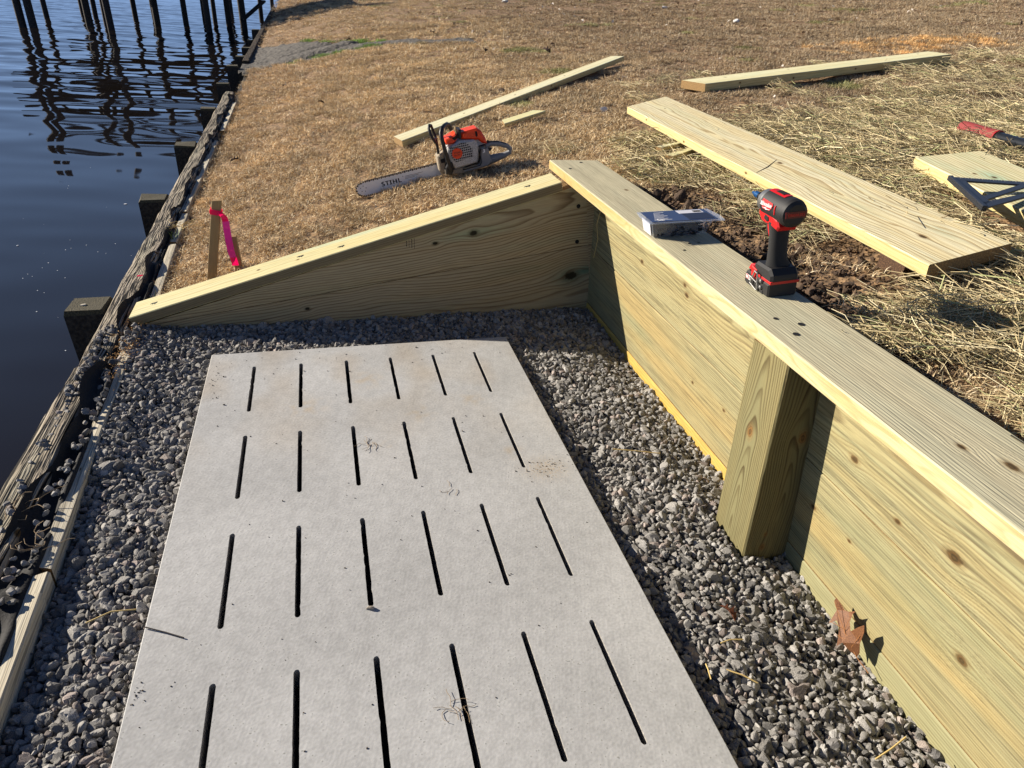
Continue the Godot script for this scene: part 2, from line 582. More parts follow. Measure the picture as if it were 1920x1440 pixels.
	M.stick = wood(2.2, 0.11, 700, 61, 0, 70, Color(0.853, 0.837, 0.704), Color(0.659, 0.590, 0.426), Color(0.802, 0.765, 0.588), [[0.5, 0.05, 0.006], [0.95, 0.06, 0.007], [1.5, 0.05, 0.006]], {"green_amt": 0.4, "green": Color(0.757, 0.806, 0.700), "warp": 0.9, "line_amt": 0.5})
	M.square_board = wood(0.9, 0.3, 800, 67, 0, 62, Color(0.819, 0.792, 0.640), Color(0.604, 0.532, 0.367), Color(0.780, 0.762, 0.587), [[0.33, 0.17, 0.011], [0.27, 0.21, 0.008]], {"green_amt": 0.3, "green": Color(0.604, 0.722, 0.609), "warp": 0.7, "line_amt": 0.95, "stains": [[0.33, 0.17, 0.10, 0.04, 0.75], [0.55, 0.16, 0.12, 0.03, 0.5]]})
	M.endgrain = mottled(Color(0.44, 0.34, 0.20), Color(0.62, 0.50, 0.31), 0.05, 6.0, 0.85, false)
	# old bulkhead timber
	M.old = wood(2.6, 0.2, 700, 71, 0, 90, Color(0.68, 0.64, 0.57), Color(0.27, 0.24, 0.20), Color(0.57, 0.52, 0.45), [[0.6, 0.09, 0.015], [1.9, 0.11, 0.012]], {"green_amt": 0.1, "warp": 1.6, "line_amt": 0.8, "crack": 0.85, "bump": 4.0, "rough": 0.95})
	M.bleached = wood(1.6, 0.08, 700, 73, 0, 90, Color(0.82, 0.79, 0.71), Color(0.64, 0.60, 0.51), Color(0.76, 0.72, 0.63), [[0.6, 0.04, 0.006]], {"green_amt": 0.0, "warp": 1.0, "line_amt": 0.6, "crack": 0.25, "bump": 1.0, "rough": 0.95})
	M.stake = wood(0.5, 0.05, 900, 79, 0, 160, Color(0.60, 0.52, 0.38), Color(0.44, 0.36, 0.25), Color(0.62, 0.52, 0.36), [], {"green_amt": 0.0, "warp": 0.3, "line_amt": 0.5})
	M.wet = mottled(lin(0.010, 0.008, 0.006), lin(0.045, 0.038, 0.028), 0.03, 3.0, 0.9, true, 6.0, 5)
	M.mossy = mottled(lin(0.03, 0.026, 0.014), lin(0.11, 0.095, 0.05), 0.05, 5.0, 0.95, true, 8.0, 6)

# ---------------------------------------------------------------- the lie of the land
const WATER := -0.45
const WING_Z := -1.64
const WALL_X := 0.955
const GUST := Vector2(0.276, -0.96)   # the way the ripples run

func shore(z: float) -> float:          # how far the bulkhead drifts from square
	return -0.0155 * maxf(0.0, -z - 1.4)

func lie(x: float, z: float) -> float:  # height of the lawn
	var q := x - shore(z)
	var h: float
	if q < -0.8: h = -0.03
	elif q < 1.0: h = -0.03 + (q + 0.8) / 1.8 * 0.48
	else: h = 0.45 + 0.10 * (q - 1.0)
	if q > 0.2 and q < 2.4:      # beyond the wall the bank eases into the lawn
		var t := (q - 0.2) / 2.2
		var ease_h := 0.237 * (1.0 + 2.0 * t) * (1.0 - t) * (1.0 - t) + 0.587 * (1.0 * t * t * (3.0 - 2.0 * t)) + 2.2 * (0.267 * t * (1.0 - t) * (1.0 - t) - 0.10 * t * t * (1.0 - t))
		h = lerpf(h, ease_h, smoothstep(-2.2, -3.0, z))
	var soft := smoothstep(0.0, 1.0, clampf((q + 0.8) * 3.0, 0, 1))
	h += soft * (0.030 * noise.get_noise_2d(x * 0.55, z * 0.55) + 0.012 * noise.get_noise_2d(x * 2.3, z * 2.3))
	# wheel ruts far up the lawn
	var away := Vector2(x, z).distance_to(Vector2(2.0, -10.2))
	if away < 3.5:
		for off in [0.0, 0.9]:
			var d := absf((z + 10.0 + off) + (x - 1.0) * 0.55)
			h -= 0.05 * exp(-d * d * 60.0) * smoothstep(3.5, 2.0, away)
	return h

func mud(x: float, z: float) -> float:  # bare washed-out patch at the bulkhead
	var q := x - shore(z)
	var zc := -11.1 + 1.05 * (q + 0.9)
	var half := 1.65 * clampf(1.0 - (q + 0.9) / 2.1, 0.13, 1.0)
	var d := absf(z - zc) / half + 0.22 * noise.get_noise_2d(x * 3.0, z * 3.0)
	if q > 1.9: return 0.0
	return clampf((1.1 - d) * 5.0, 0, 1)

func straw_cover(x: float, z: float) -> float:
	# loose straw behind the wall and round the wide plank, thinning up the slope
	var a := smoothstep(1.05, 1.25, x) * smoothstep(-2.75, -1.75, z + 0.5 * (x - 1.3))
	var b := noise.get_noise_2d(x * 1.6 + 40.0, z * 1.6)
	var patch := clampf(0.95 + b * 1.0, 0, 1)
	# the scraped earth along the cap
	var near_wall := smoothstep(0.50, 0.30, x - 1.03 + 0.1 * b) * smoothstep(-1.9, -1.6, z) * smoothstep(-0.2, -0.6, z)
	patch *= 1.0 - 0.82 * near_wall
	if x > 4.8: a *= smoothstep(7.0, 4.8, x)
	return a * clampf(patch * (0.12 + 0.95 * smoothstep(-3.0, -1.3, z)) - 0.30 * clampf(noise_b.get_noise_2d(x * 2.6, z * 2.6) * 2.0, 0, 1), 0, 1)

func sawdust_cover(x: float, z: float) -> float:
	var d := Vector2((x - 5.2) / 1.0, (z + 5.0) / 0.55).length()
	return clampf(1.15 - d + 0.5 * noise.get_noise_2d(x * 2.0, z * 2.0), 0, 1)

func wave(x: float, z: float) -> float:
	var al := x * 0.96 + z * 0.276
	var ac := x * GUST.x + z * GUST.y
	var far := smoothstep(5.0, 14.0, ac)
	var h := 0.026 * noise.get_noise_2d(al * 0.40, ac * 0.75) * lerpf(0.15, 1.0, smoothstep(3.0, 9.0, ac))
	h += 0.0060 * noise_b.get_noise_2d(al * 1.2, ac * 2.4) * lerpf(0.22, 1.0, far)
	h += (0.0024 * noise.get_noise_2d(al * 2.6 + 9.0, ac * 6.0) + 0.0007 * noise_b.get_noise_2d(al * 7.0, ac * 13.0)) * far * lerpf(1.0, 2.2, smoothstep(14.0, 21.0, ac))
	return h

func grid_sheet(xs: PackedFloat32Array, zs: PackedFloat32Array, height: Callable, skip: Callable, m: Material, uvs := 1.0) -> ArrayMesh:
	var st := SurfaceTool.new()
	st.begin(Mesh.PRIMITIVE_TRIANGLES)
	st.set_smooth_group(0)
	for z in zs:
		for x in xs:
			var px: float = x
			st.set_uv(Vector2(px, z) * uvs)
			st.add_vertex(height.call(px, z))
	var w := xs.size()
	for j in zs.size() - 1:
		for i in w - 1:
			if skip.call((xs[i] + xs[i + 1]) / 2, (zs[j] + zs[j + 1]) / 2):
				continue
			var a := j * w + i
			st.add_index(a); st.add_index(a + 1); st.add_index(a + w + 1)
			st.add_index(a); st.add_index(a + w + 1); st.add_index(a + w)
	st.generate_normals()
	var mesh := st.commit()
	mesh.surface_set_material(0, m)
	return mesh

func steps(spec: Array) -> PackedFloat32Array:   # [from, to, step], ... joined
	var r := PackedFloat32Array()
	for s in spec:
		var v: float = s[0]
		while v < s[1] - 1e-4:
			r.append(v)
			v += s[2]
	r.append(spec[spec.size() - 1][1])
	return r

func build_ground() -> void:
	var soil := mottled(Color(0.34, 0.27, 0.19), Color(0.62, 0.50, 0.36), 0.035, 1.4, 1.0, true, 8.0, 12, 5)
	var xs := steps([[-0.80, 0.99, 0.0895], [0.99, 6.0, 0.0835], [6.0, 14.0, 0.4], [14.0, 70.0, 4.0]])
	var zs := steps([[-90.0, -34.0, 4.0], [-34.0, -12.0, 0.4], [-12.0, -1.69, 0.10309], [-1.69, 1.5, 0.08], [1.5, 12.0, 1.5]])
	var g := grid_sheet(xs, zs, func(x: float, z: float): 
		var xx := x + (shore(z) if x < 10.0 else 0.0)
		return Vector3(xx, lie(xx, z) - 0.006 - 0.02 * mud(xx, z), z), func(x: float, z: float): return x < 0.99 and z > -1.69, soil)
	struct("ground", g)
	# the washed-out patch of grey mud beside the bulkhead
	var mudm := mottled(Color(0.23, 0.22, 0.205), Color(0.42, 0.40, 0.37), 0.03, 0.9, 0.95, true, 9.0, 14, 5)
	var mx := steps([[-0.93, 2.2, 0.05]])
	var mz := steps([[-13.6, -7.2, 0.05]])
	var ms := grid_sheet(mx, mz, func(x: float, z: float):
		var xx := x + shore(z)
		var k := mud(xx, z)
		return Vector3(xx, lie(xx, z) - 0.03 + 0.035 * smoothstep(0.0, 0.4, k) + 0.012 * noise_b.get_noise_2d(x * 7.0, z * 7.0), z), func(x: float, z: float): return mud(x + shore(z), z) < 0.12, mudm)
	struct("mud_patch", ms)
	# bare earth under the gravel
	var bed := mottled(Color(0.10, 0.10, 0.10), Color(0.24, 0.23, 0.22), 0.06, 2.0, 1.0, true, 0.0, 15)
	var bs := grid_sheet(steps([[-0.84, 0.95, 0.06]]), steps([[-1.62, 1.75, 0.06]]), func(x: float, z: float): return Vector3(x, pit(x, z) - 0.022, z), func(_x: float, _z: float): return false, bed)
	struct("gravel_base", bs)

func pit(x: float, z: float) -> float:  # top of the gravel
	var h := -0.030 + 0.008 * noise.get_noise_2d(x * 3.0, z * 3.0)
	h -= 0.026 * smoothstep(0.55, 0.85, x) * smoothstep(-0.25, 0.15, z)
	h -= 0.018 * smoothstep(0.80, 0.93, x) * smoothstep(-1.45, -1.15, z)
	h += (0.022 * smoothstep(-0.62, -0.76, x)) * smoothstep(-0.45, -0.95, z) - 0.014 * smoothstep(-0.64, -0.74, x) * smoothstep(-0.8, -0.4, z)
	return h

func build_water() -> void:
	var m := mat(lin(0.010, 0.008, 0.007), 0.03)
	m.metallic_specular = 0.5
	var xs := steps([[-160.0, -24.0, 17.0], [-24.0, -13.0, 0.5], [-13.0, -0.93, 0.061]])
	var zs := steps([[-160.0, -42.0, 16.0], [-42.0, -34.0, 0.25], [-34.0, -14.0, 0.075], [-14.0, 1.0, 0.06], [1.0, 25.0, 6.0]])
	var w := grid_sheet(xs, zs, func(x: float, z: float): return Vector3(x, WATER + wave(x, z), z), func(_x: float, _z: float): return false, m)
	struct("water", w)
	# foam flecks drifting on it
	var foam := mat(Color(0.88, 0.90, 0.92), 0.6)
	var big := [[116, 395, .05], [118, 417, .02], [182, 343, .022], [130, 448, .022], [295, 320, .022], [328, 315, .05], [114, 340, .012], [21, 597, .05], [10, 686, .04], [65, 552, .022], [60, 467, .02], [129, 448, .016]]
	var spots := [[-2.45, -3.49, .05], [-2.36, -3.27, .022], [-2.53, -4.39, .026], [-2.42, -2.99, .02], [-1.56, -4.80, .022], [-1.34, -4.93, .035], [-2.58, -1.87, .042], [-2.43, -1.37, .034], [-2.45, -2.13, .02], [-2.62, -2.83, .018], [-2.97, -3.6, .012], [-2.0, -3.9, .012]]
	var lab := ["largest white foam fleck on the dark water, long and flat", "small white foam fleck just below the long one", "small foam fleck far out near the dark reflections", "white foam fleck level with the flagged stake", "white foam fleck nearest the square piling behind the stake", "thin white foam streak touching the far reflection by the pilings", "broad white foam fleck level with the wing wall's low end", "white foam fleck nearest the viewer, by the bulkhead's bend", "little foam fleck between the two broad ones", "tiny foam fleck above the nearest broad one", "tiny foam fleck at the water's outer edge", "faint foam fleck off the second piling"]
	for k in spots.size():
		var s: Array = spots[k]
		var mb := MB.new()
		var pts := PackedVector2Array()
		for i in 14:
			var a := TAU * i / 14
			var r: float = s[2] * 0.5 * (1.0 + 0.25 * noise.get_noise_2d(cos(a) * 2.0 + k * 7.0, sin(a) * 2.0))
			pts.append(Vector2(cos(a) * r, sin(a) * r * 0.75))
		prism(mb, foam, pts, T(0, 0, 0, -PI / 2), 0.0, 0.004, 0.001)
		var o := obj("foam_fleck", mb.commit(), self, T(s[0], WATER + wave(s[0], s[1]), s[1], 0, 0.3))
		tag(o, lab[k], "foam", "foam flecks on the water")
	var mm := MultiMesh.new()
	mm.transform_format = MultiMesh.TRANSFORM_3D
	var dot := MB.new()
	var disc := PackedVector2Array()
	for i in 7:
		disc.append(Vector2(cos(TAU * i / 7), sin(TAU * i / 7)))
	prism(dot, foam, disc, T(0, 0, 0, -PI / 2), 0.0, 0.3)
	mm.mesh = dot.commit()
	mm.instance_count = 64
	for i in 64:
		var x := rng.randf_range(-3.6, -1.25)
		var z := rng.randf_range(-6.5, -1.2)
		if i % 2 == 0:
			x = rng.randfn(-1.9, 0.22)
			z = rng.randfn(-3.4, 0.35)
		var r := rng.randf_range(0.0010, 0.0034)
		mm.set_instance_transform(i, Transform3D(Basis.from_scale(Vector3(r, r, r)), Vector3(x, WATER + wave(x, z), z)))
	var o := MultiMeshInstance3D.new()
	o.name = "foam_specks"
	o.multimesh = mm
	add_child(o, true)
	tag(o, "fine white foam specks drifting on the dark water", "foam", "", "stuff")

# ---------------------------------------------------------------- gravel
func stone_mesh(sd: int, m: Material) -> ArrayMesh:
	var r := RandomNumberGenerator.new()
	r.seed = sd
	var sph := SphereMesh.new()
	sph.radial_segments = 18
	sph.rings = 10
	sph.radius = 1.0
	sph.height = 2.0
	var arr := sph.get_mesh_arrays()
	var vs: PackedVector3Array = arr[Mesh.ARRAY_VERTEX]
	var idx: PackedInt32Array = arr[Mesh.ARRAY_INDEX]
	var planes := []
	for i in 11:
		var n := Vector3(r.randfn(), r.randfn(), r.randfn()).normalized()
		planes.append([n, r.randf_range(0.40, 0.72)])
	var sc := Vector3(r.randf_range(0.85, 1.3), r.randf_range(0.6, 0.85), r.randf_range(0.75, 1.0))
	for i in vs.size():
		var v := vs[i].normalized()
		var k := 1.0
		for p in planes:
			var d: float = p[0].dot(v)
			if d > 0.05:
				k = minf(k, p[1] / d)
		k *= 1.42 + 0.05 * noise.get_noise_3d(v.x * 3.0 + sd, v.y * 3.0, v.z * 3.0)
		vs[i] = v * k * sc
	var mb := MB.new()
	for i in range(0, idx.size(), 3):
		var a := vs[idx[i]]
		var b := vs[idx[i + 1]]
		var c := vs[idx[i + 2]]
		mb.tri(m, a, b, c, a + b + c)
	return mb.commit()

func scatter(called: String, mesh: Mesh, xf: Array, cols: Array, parent: Node, label := "", category := "") -> MultiMeshInstance3D:
	var mm := MultiMesh.new()
	mm.transform_format = MultiMesh.TRANSFORM_3D
	mm.use_colors = true
	mm.mesh = mesh
	mm.instance_count = xf.size()
	for i in xf.size():
		mm.set_instance_transform(i, xf[i])
		mm.set_instance_color(i, cols[i])
	var o := MultiMeshInstance3D.new()
	o.name = numbered(called, parent)
	o.multimesh = mm
	parent.add_child(o, true)
	o.set_meta("kind", "stuff")
	if label: o.set_meta("label", label)
	if category: o.set_meta("category", category)
	return o

func turned(r: float, flat := false) -> Basis:
	if flat:
		return Basis.from_euler(Vector3(rng.randfn(0, 0.35), rng.randf() * TAU, rng.randfn(0, 0.35))) * Basis.from_scale(Vector3.ONE * r)
	return Basis.from_euler(Vector3(rng.randf() * TAU, rng.randf() * TAU, rng.randf() * TAU)) * Basis.from_scale(Vector3.ONE * r)

func stone_color() -> Color:
	var v := rng.randf_range(0.21, 0.58)
	var t := rng.randf()
	if t < 0.10: return Color(v * 1.15, v * 0.98, v * 0.88)
	if t < 0.16: return Color(v * 0.62, v * 0.60, v * 0.58)
	if t < 0.22: return Color(v * 1.25, v * 1.22, v * 1.16)
	return Color(v * 1.02, v * 0.98, v * 0.91)

func build_gravel() -> void:
	var m := mottled(Color(0.50, 0.50, 0.50), Color(1, 1, 1), 0.035, 0.45, 0.9, false, 0.0, 17)
	m.vertex_color_use_as_albedo = true
	var n := 7
	var xfs := []
	var cols := []
	for i in n:
		xfs.append([])
		cols.append([])
	var cell := 0.0126
	for layer in 2:
		var z := -1.635
		while z < 1.5:
			var x := -0.79
			while x < 0.95:
				var px := x + rng.randf_range(-0.5, 0.5) * cell
				var pz := z + rng.randf_range(-0.5, 0.5) * cell
				x += cell
				if px > -0.505 and px < 0.505 and pz > -1.33 and pz < 0.78: continue
				if px < -0.783 + 0.041 * (pz + 1.4): continue
				var r := 0.0082 * exp(rng.randfn(0, 0.33))
				if rng.randf() < 0.05: r *= 1.4
				var out := px < -0.515 or px > 0.520 or pz < -1.35 or pz > 0.8
				if not out: r *= 0.8
				# keep clear of the slab's edge
				if px > 0.515 and px < 0.53 and pz > -1.33 and rng.randf() < 0.7: continue
				if px > 0.825 and px < 0.965 and pz > -0.285 and pz < -0.145: continue
				var k := rng.randi() % n
				var y := pit(px, pz) - r * 0.5 + (0.0 if layer == 1 else -0.012) + rng.randf_range(-0.005, 0.004)
				xfs[k].append(Transform3D(turned(r), Vector3(px, y, pz)))
				cols[k].append(stone_color())
			z += cell
	# fines and chips between the stones
	for i in 5200:
		var px := rng.randf_range(-0.76, 0.95)
		var pz := rng.randf_range(-1.63, 1.0)
		if px > -0.512 and px < 0.516 and pz > -1.345: continue
		var r := 0.0030 * exp(rng.randfn(0, 0.35))
		var k := rng.randi() % n
		xfs[k].append(Transform3D(turned(r), Vector3(px, pit(px, pz) + rng.randf_range(-0.006, 0.006), pz)))
		cols[k].append(stone_color())
	# stones kicked up onto the old timbers
	for i in 900:
		var z := rng.randf_range(-1.6, 0.9)
		if rng.randf() < 0.35: z = rng.randfn(-1.35, 0.16)
		var x := rng.randf_range(-0.908, -0.785)
		var dense := 0.5 + 0.9 * noise.get_noise_2d(x * 2.0 + 3.0, z * 2.4)
		if rng.randf() > dense: continue
		var r := 0.0074 * exp(rng.randfn(0, 0.22))
		var top := 0.004
		if x > -0.872 and x < -0.825: top = -0.028
		var k := rng.randi() % n
		xfs[k].append(Transform3D(turned(r), Vector3(x, top + r * 0.55, z)))
		cols[k].append(stone_color())
	var root := thing("gravel", "loose grey crushed-stone gravel round the concrete slab", "gravel")
	root.set_meta("kind", "stuff")
	for i in n:
		scatter("stones", stone_mesh(100 + i * 3, m), xfs[i], cols[i], root)

# ---------------------------------------------------------------- dead grass and straw
func under_board(x: float, z: float) -> bool:
	for b in [[0.33, -3.265, 2.38, -5.09, 0.075], [2.32, -3.59, 4.47, -3.865, 0.10], [1.735, -3.0, 1.572, -0.488, 0.13], [2.335, -1.41, 2.055, -0.44, 0.18], [0.945, -3.235, 1.20, -3.36, 0.03]]:
		var a := Vector2(b[0], b[1])
		var e := Vector2(b[2], b[3])
		if Geometry2D.get_closest_point_to_segment(Vector2(x, z), a, e).distance_to(Vector2(x, z)) < b[4]: return true
	return false

func blade(st: SurfaceTool, p: Vector3, dir: Vector3, length: float, w: float, bend: float, col: Color, twist: float) -> void:
	var side := dir.cross(Vector3.UP)
	if side.length() < 0.05: side = Vector3.RIGHT
	side = side.normalized().rotated(dir, twist) * w * 0.5
	var mid := p + dir * length * 0.55
	var flat := Vector3(dir.x, 0, dir.z)
	var end_dir := (dir + (flat.normalized() if flat.length() > 0.01 else Vector3.RIGHT) * bend - Vector3.UP * bend * 0.5).normalized()
	var tip := mid + end_dir * length * 0.45
	var c0 := col.darkened(0.12)
	for v in [[p - side, c0], [p + side, c0], [mid + side * 0.8, col], [p - side, c0], [mid + side * 0.8, col], [mid - side * 0.8, col], [mid - side * 0.8, col], [mid + side * 0.8, col], [tip, col]]:
		st.set_color(v[1])
		st.add_vertex(v[0])

func grass_clump(sd: int, m: Material, count: int, rad: float) -> ArrayMesh:
	var r := RandomNumberGenerator.new()
	r.seed = sd
	var st := SurfaceTool.new()
	st.begin(Mesh.PRIMITIVE_TRIANGLES)
	st.set_smooth_group(-1)
	for i in count:
		var a := r.randf() * TAU
		var d := rad * sqrt(r.randf())
		var lean := absf(r.randfn(0.75, 0.35))
		var b := r.randf() * TAU
		var dir := Vector3(sin(lean) * cos(b), cos(lean), sin(lean) * sin(b))
		dir.y = maxf(dir.y, 0.08)
		dir = dir.normalized()
		var l := r.randf_range(0.018, 0.046)
		var t := r.randf()
		var col := Color(0.72, 0.56, 0.36).lerp(Color(0.50, 0.355, 0.205), t)
		if r.randf() < 0.14: col = Color(0.88, 0.76, 0.56)
		if r.randf() < 0.08: col = Color(0.28, 0.20, 0.12)
		blade(st, Vector3(cos(a) * d, r.randf_range(-0.004, 0.012), sin(a) * d), dir, l, r.randf_range(0.0015, 0.0028), r.randf_range(0.1, 0.9), col, r.randf_range(-1, 1))
	st.generate_normals()
	var mesh := st.commit()
	mesh.surface_set_material(0, m)
	return mesh

func straw_clump(sd: int, m: Material, count: int, rad: float, lmin: float, lmax: float) -> ArrayMesh:
	var r := RandomNumberGenerator.new()
	r.seed = sd
	var mb := MB.new()
	var st := SurfaceTool.new()
	st.begin(Mesh.PRIMITIVE_TRIANGLES)
	st.set_smooth_group(-1)
	for i in count:
		var a := r.randf() * TAU
		var d := rad * sqrt(r.randf())
		var b := r.randf() * TAU
		var tilt := r.randfn(0.0, 0.22)
		var l := r.randf_range(lmin, lmax)
		if r.randf() < 0.5: l *= 0.5
		var dir := Vector3(cos(b) * cos(tilt), sin(tilt), sin(b) * cos(tilt))
		var p := Vector3(cos(a) * d, r.randf_range(0.002, 0.04), sin(a) * d)
		var w := r.randf_range(0.0005, 0.0014)
		var t := r.randf()
		var col := Color(0.60, 0.51, 0.30).lerp(Color(0.38, 0.30, 0.16), t)
		if r.randf() < 0.16: col = Color(0.76, 0.67, 0.43)
		if r.randf() < 0.12: col = Color(0.24, 0.18, 0.10)
		if r.randf() < 0.08: col = Color(0.40, 0.42, 0.20)
		var s1 := dir.cross(Vector3.UP).normalized() * w
		var s2 := s1.cross(dir).normalized() * w
		var bow := Vector3(0, r.randf_range(-0.05, 0.10) * l, 0) + s1.normalized() * r.randfn(0, 0.06) * l
		var q := [p - dir * l * 0.5, p + bow, p + dir * l * 0.5]
		for k in 2:
			for e in 3:
				var o1: Vector3 = [s1, -s1 * 0.5 + s2 * 0.87, -s1 * 0.5 - s2 * 0.87][e]
				var o2: Vector3 = [s1, -s1 * 0.5 + s2 * 0.87, -s1 * 0.5 - s2 * 0.87][(e + 1) % 3]
				for v in [q[k] + o1, q[k + 1] + o1, q[k + 1] + o2, q[k] + o1, q[k + 1] + o2, q[k] + o2]:
					st.set_color(col)
					st.add_vertex(v)
	st.generate_normals()
	var mesh := st.commit()
	mesh.surface_set_material(0, m)
	return mesh

func build_grass() -> void:
	var m := mat(Color.WHITE, 0.8)
	m.vertex_color_use_as_albedo = true
	m.cull_mode = BaseMaterial3D.CULL_DISABLED
	m.backlight_enabled = true
	m.backlight = Color(0.25, 0.2, 0.12)
	m.metallic_specular = 0.2
	var n := 6
	var xfs := []
	var cols := []
	for i in n:
		xfs.append([])
		cols.append([])
	var bands := [[-1.70, -4.2, -0.82, 6.0, 620.0, 1.0], [-4.2, -7.0, -0.95, 9.0, 380.0, 1.1], [-7.0, -11.5, -0.95, 13.0, 170.0, 1.4], [-11.5, -20.0, -1.2, 16.0, 42.0, 2.1], [-20.0, -36.0, -1.5, 16.0, 14.0, 3.2], [1.2, -1.70, 1.06, 6.0, 260.0, 0.9]]
	for b in bands:
		var cnt := int(absf((b[1] - b[0]) * (b[3] - b[2])) * b[4])
		for i in cnt:
			var x := rng.randf_range(b[2], b[3])
			var z := rng.randf_range(b[1], b[0])
			# outside the picture's cone there is no need of blades
			var ang := (x + 0.104) * 0.96 + (z - 0.933) * 0.276
			var dep := (x + 0.104) * 0.276 - (z - 0.933) * 0.96
			if absf(ang) > dep * 0.98 + 0.8: continue
			var q := x - shore(z)
			if q < -0.79 + 0.03 * noise.get_noise_2d(x * 4, z * 4): continue
			if mud(x, z) > 0.5 or under_board(x, z): continue
			var st := straw_cover(x, z)
			if rng.randf() < st * 0.75: continue
			var near_wall := smoothstep(0.50, 0.2, x - 1.03) * smoothstep(-1.8, -1.4, z) * smoothstep(0.1, -0.4, z)
			if x > 1.0 and rng.randf() < near_wall * 0.95: continue
			var pn := noise.get_noise_2d(x * 0.8 + 70.0, z * 0.8)
			if rng.randf() < 0.25 + clampf(pn * 1.2, -0.25, 0.4) * smoothstep(0.8, 2.6, q): continue
			var s: float = b[5] * rng.randf_range(0.75, 1.25)
			var sy := s * rng.randf_range(0.4, 0.85)
			if b[5] > 1.4: sy *= 0.75
			var basis := Basis.from_euler(Vector3(0, rng.randf() * TAU, 0)) * Basis.from_scale(Vector3(s, sy, s))
			var k := rng.randi() % n
			xfs[k].append(Transform3D(basis, Vector3(x, lie(x, z) - 0.006, z)))
			# tawny towards the water, greyer and browner up the slope
			var up := smoothstep(0.6, 3.2, q + 0.25 * pn + 0.12 * (z + 4.0))
			var v := rng.randf_range(0.75, 1.2) * (1.0 + 0.22 * noise_b.get_noise_2d(x * 1.7, z * 1.7))
			var c := Color(1.08, 1.10, 1.05).lerp(Color(0.72, 0.73, 0.74), up)
			if q < 0.0: c = c.lerp(Color(1.1, 1.1, 1.12), 0.5 * clampf(-z / 12.0, 0, 1))
			var gn := noise_b.get_noise_2d(x * 1.1 + 20.0, z * 1.1)
			if gn > 0.7 and q > 1.2: c = Color(0.6, 0.75, 0.55)
			var mg := mud(x, z + 0.25) + mud(x, z - 0.25)
			if mg > 0.9 and q > -0.3 and q < 1.0: c = Color(0.45, 0.9, 0.35)
			if sawdust_cover(x, z) > rng.randf() * 1.1: c = Color(1.25, 1.06, 0.76)
			cols[k].append(Color(c.r * v, c.g * v, c.b * v))
	var root := thing("grass", "short dormant tan grass covering the sloping lawn", "grass")
	root.set_meta("kind", "stuff")
	for i in n:
		scatter("blades", grass_clump(200 + i, m, 84, 0.05), xfs[i], cols[i], root)
	# straw
	var sm := mat(Color.WHITE, 0.7)
	sm.vertex_color_use_as_albedo = true
	sm.cull_mode = BaseMaterial3D.CULL_DISABLED
	sm.metallic_specular = 0.35
	var sx := []
	var sc := []
	for i in 5:
		sx.append([])
		sc.append([])
	for i in 8500:
		var x := rng.randf_range(1.06, 6.5)
		var z := rng.randf_range(-4.2, 1.3)
		if rng.randf() > straw_cover(x, z) * 0.9 + 0.012: continue
		if under_board(x, z) and rng.randf() < 0.96: continue
		if Vector2(x - 1.40, z + 0.64).length() < 0.17 or Vector2(x - 2.05, z + 0.95).length() < 0.30 and rng.randf() < 0.8: continue
		var k := rng.randi() % 5
		var s := rng.randf_range(0.7, 1.15)
		sx[k].append(Transform3D(Basis.from_euler(Vector3(0.0, rng.randf() * TAU, rng.randfn(0.1, 0.08))) * Basis.from_scale(Vector3(s, s * rng.randf_range(0.7, 1.3), s)), Vector3(x, lie(x, z) + rng.randf_range(-0.004, 0.012), z)))
		var v := rng.randf_range(0.8, 1.1)
		sc[k].append(Color(v, v, v))
	var straw := thing("straw", "loose yellow straw scattered over the soil behind the wall", "straw")
	straw.set_meta("kind", "stuff")
	for i in 5:
		scatter("stems", straw_clump(300 + i, sm, 110, 0.13, 0.04, 0.22), sx[i], sc[i], straw)
	# crumbled leaves and bark strewn over the upper lawn
	var lf := mat(Color.WHITE, 0.8)
	lf.vertex_color_use_as_albedo = true
	lf.cull_mode = BaseMaterial3D.CULL_DISABLED
	var fx := []
	var fc := []
	for i in 2600:
		var x := rng.randf_range(0.2, 11.0)
		var z := rng.randf_range(-14.0, -2.2)
		var dens := smoothstep(0.8, 3.5, x) * (0.6 + 0.7 * noise.get_noise_2d(x * 0.9, z * 0.9))
		if rng.randf() > dens or under_board(x, z): continue
		var s := rng.randf_range(0.012, 0.04) * (1.0 + 0.06 * -z)
		fx.append(Transform3D(Basis.from_euler(Vector3(rng.randfn(0, 0.5), rng.randf() * TAU, rng.randfn(0, 0.5))) * Basis.from_scale(Vector3.ONE * s), over(x, z, 0.012)))
		var t := rng.randf()
		fc.append(Color(0.16, 0.10, 0.06) if t < 0.6 else (Color(0.34, 0.23, 0.14) if t < 0.85 else Color(0.62, 0.56, 0.48)))
	scatter("leaf_litter", leaf_mesh(lf, 17, 1.0), fx, fc, self, "crumbled leaves strewn over the upper brown lawn", "leaf litter")
	# clods of scraped earth along the cap
	var em := mottled(Color(0.21, 0.165, 0.125), Color(0.41, 0.33, 0.26), 0.08, 6.0, 1.0, false, 0.0, 19)
	em.vertex_color_use_as_albedo = true
	var ex := []
	var ec := []
	for i in 4300:
		var x := 1.045 + absf(rng.randfn(0, 0.22))
		var z := rng.randf_range(-1.75, -0.1)
		if i % 5 == 0:
			x = rng.randf_range(1.05, 4.5)
			z = rng.randf_range(-4.5, 0.8)
		var r := 0.0042 * exp(rng.randfn(0, 0.55))
		ex.append(Transform3D(turned(r), Vector3(x, lie(x, z) + r * 0.2, z)))
		var v := rng.randf_range(0.7, 1.3)
		ec.append(Color(v, v, v))
	var eo := scatter("earth_crumbs", stone_mesh(900, em), ex, ec, self, "dark crumbs of scraped earth beside the wall cap", "soil")
	eo.set_meta("kind", "stuff")

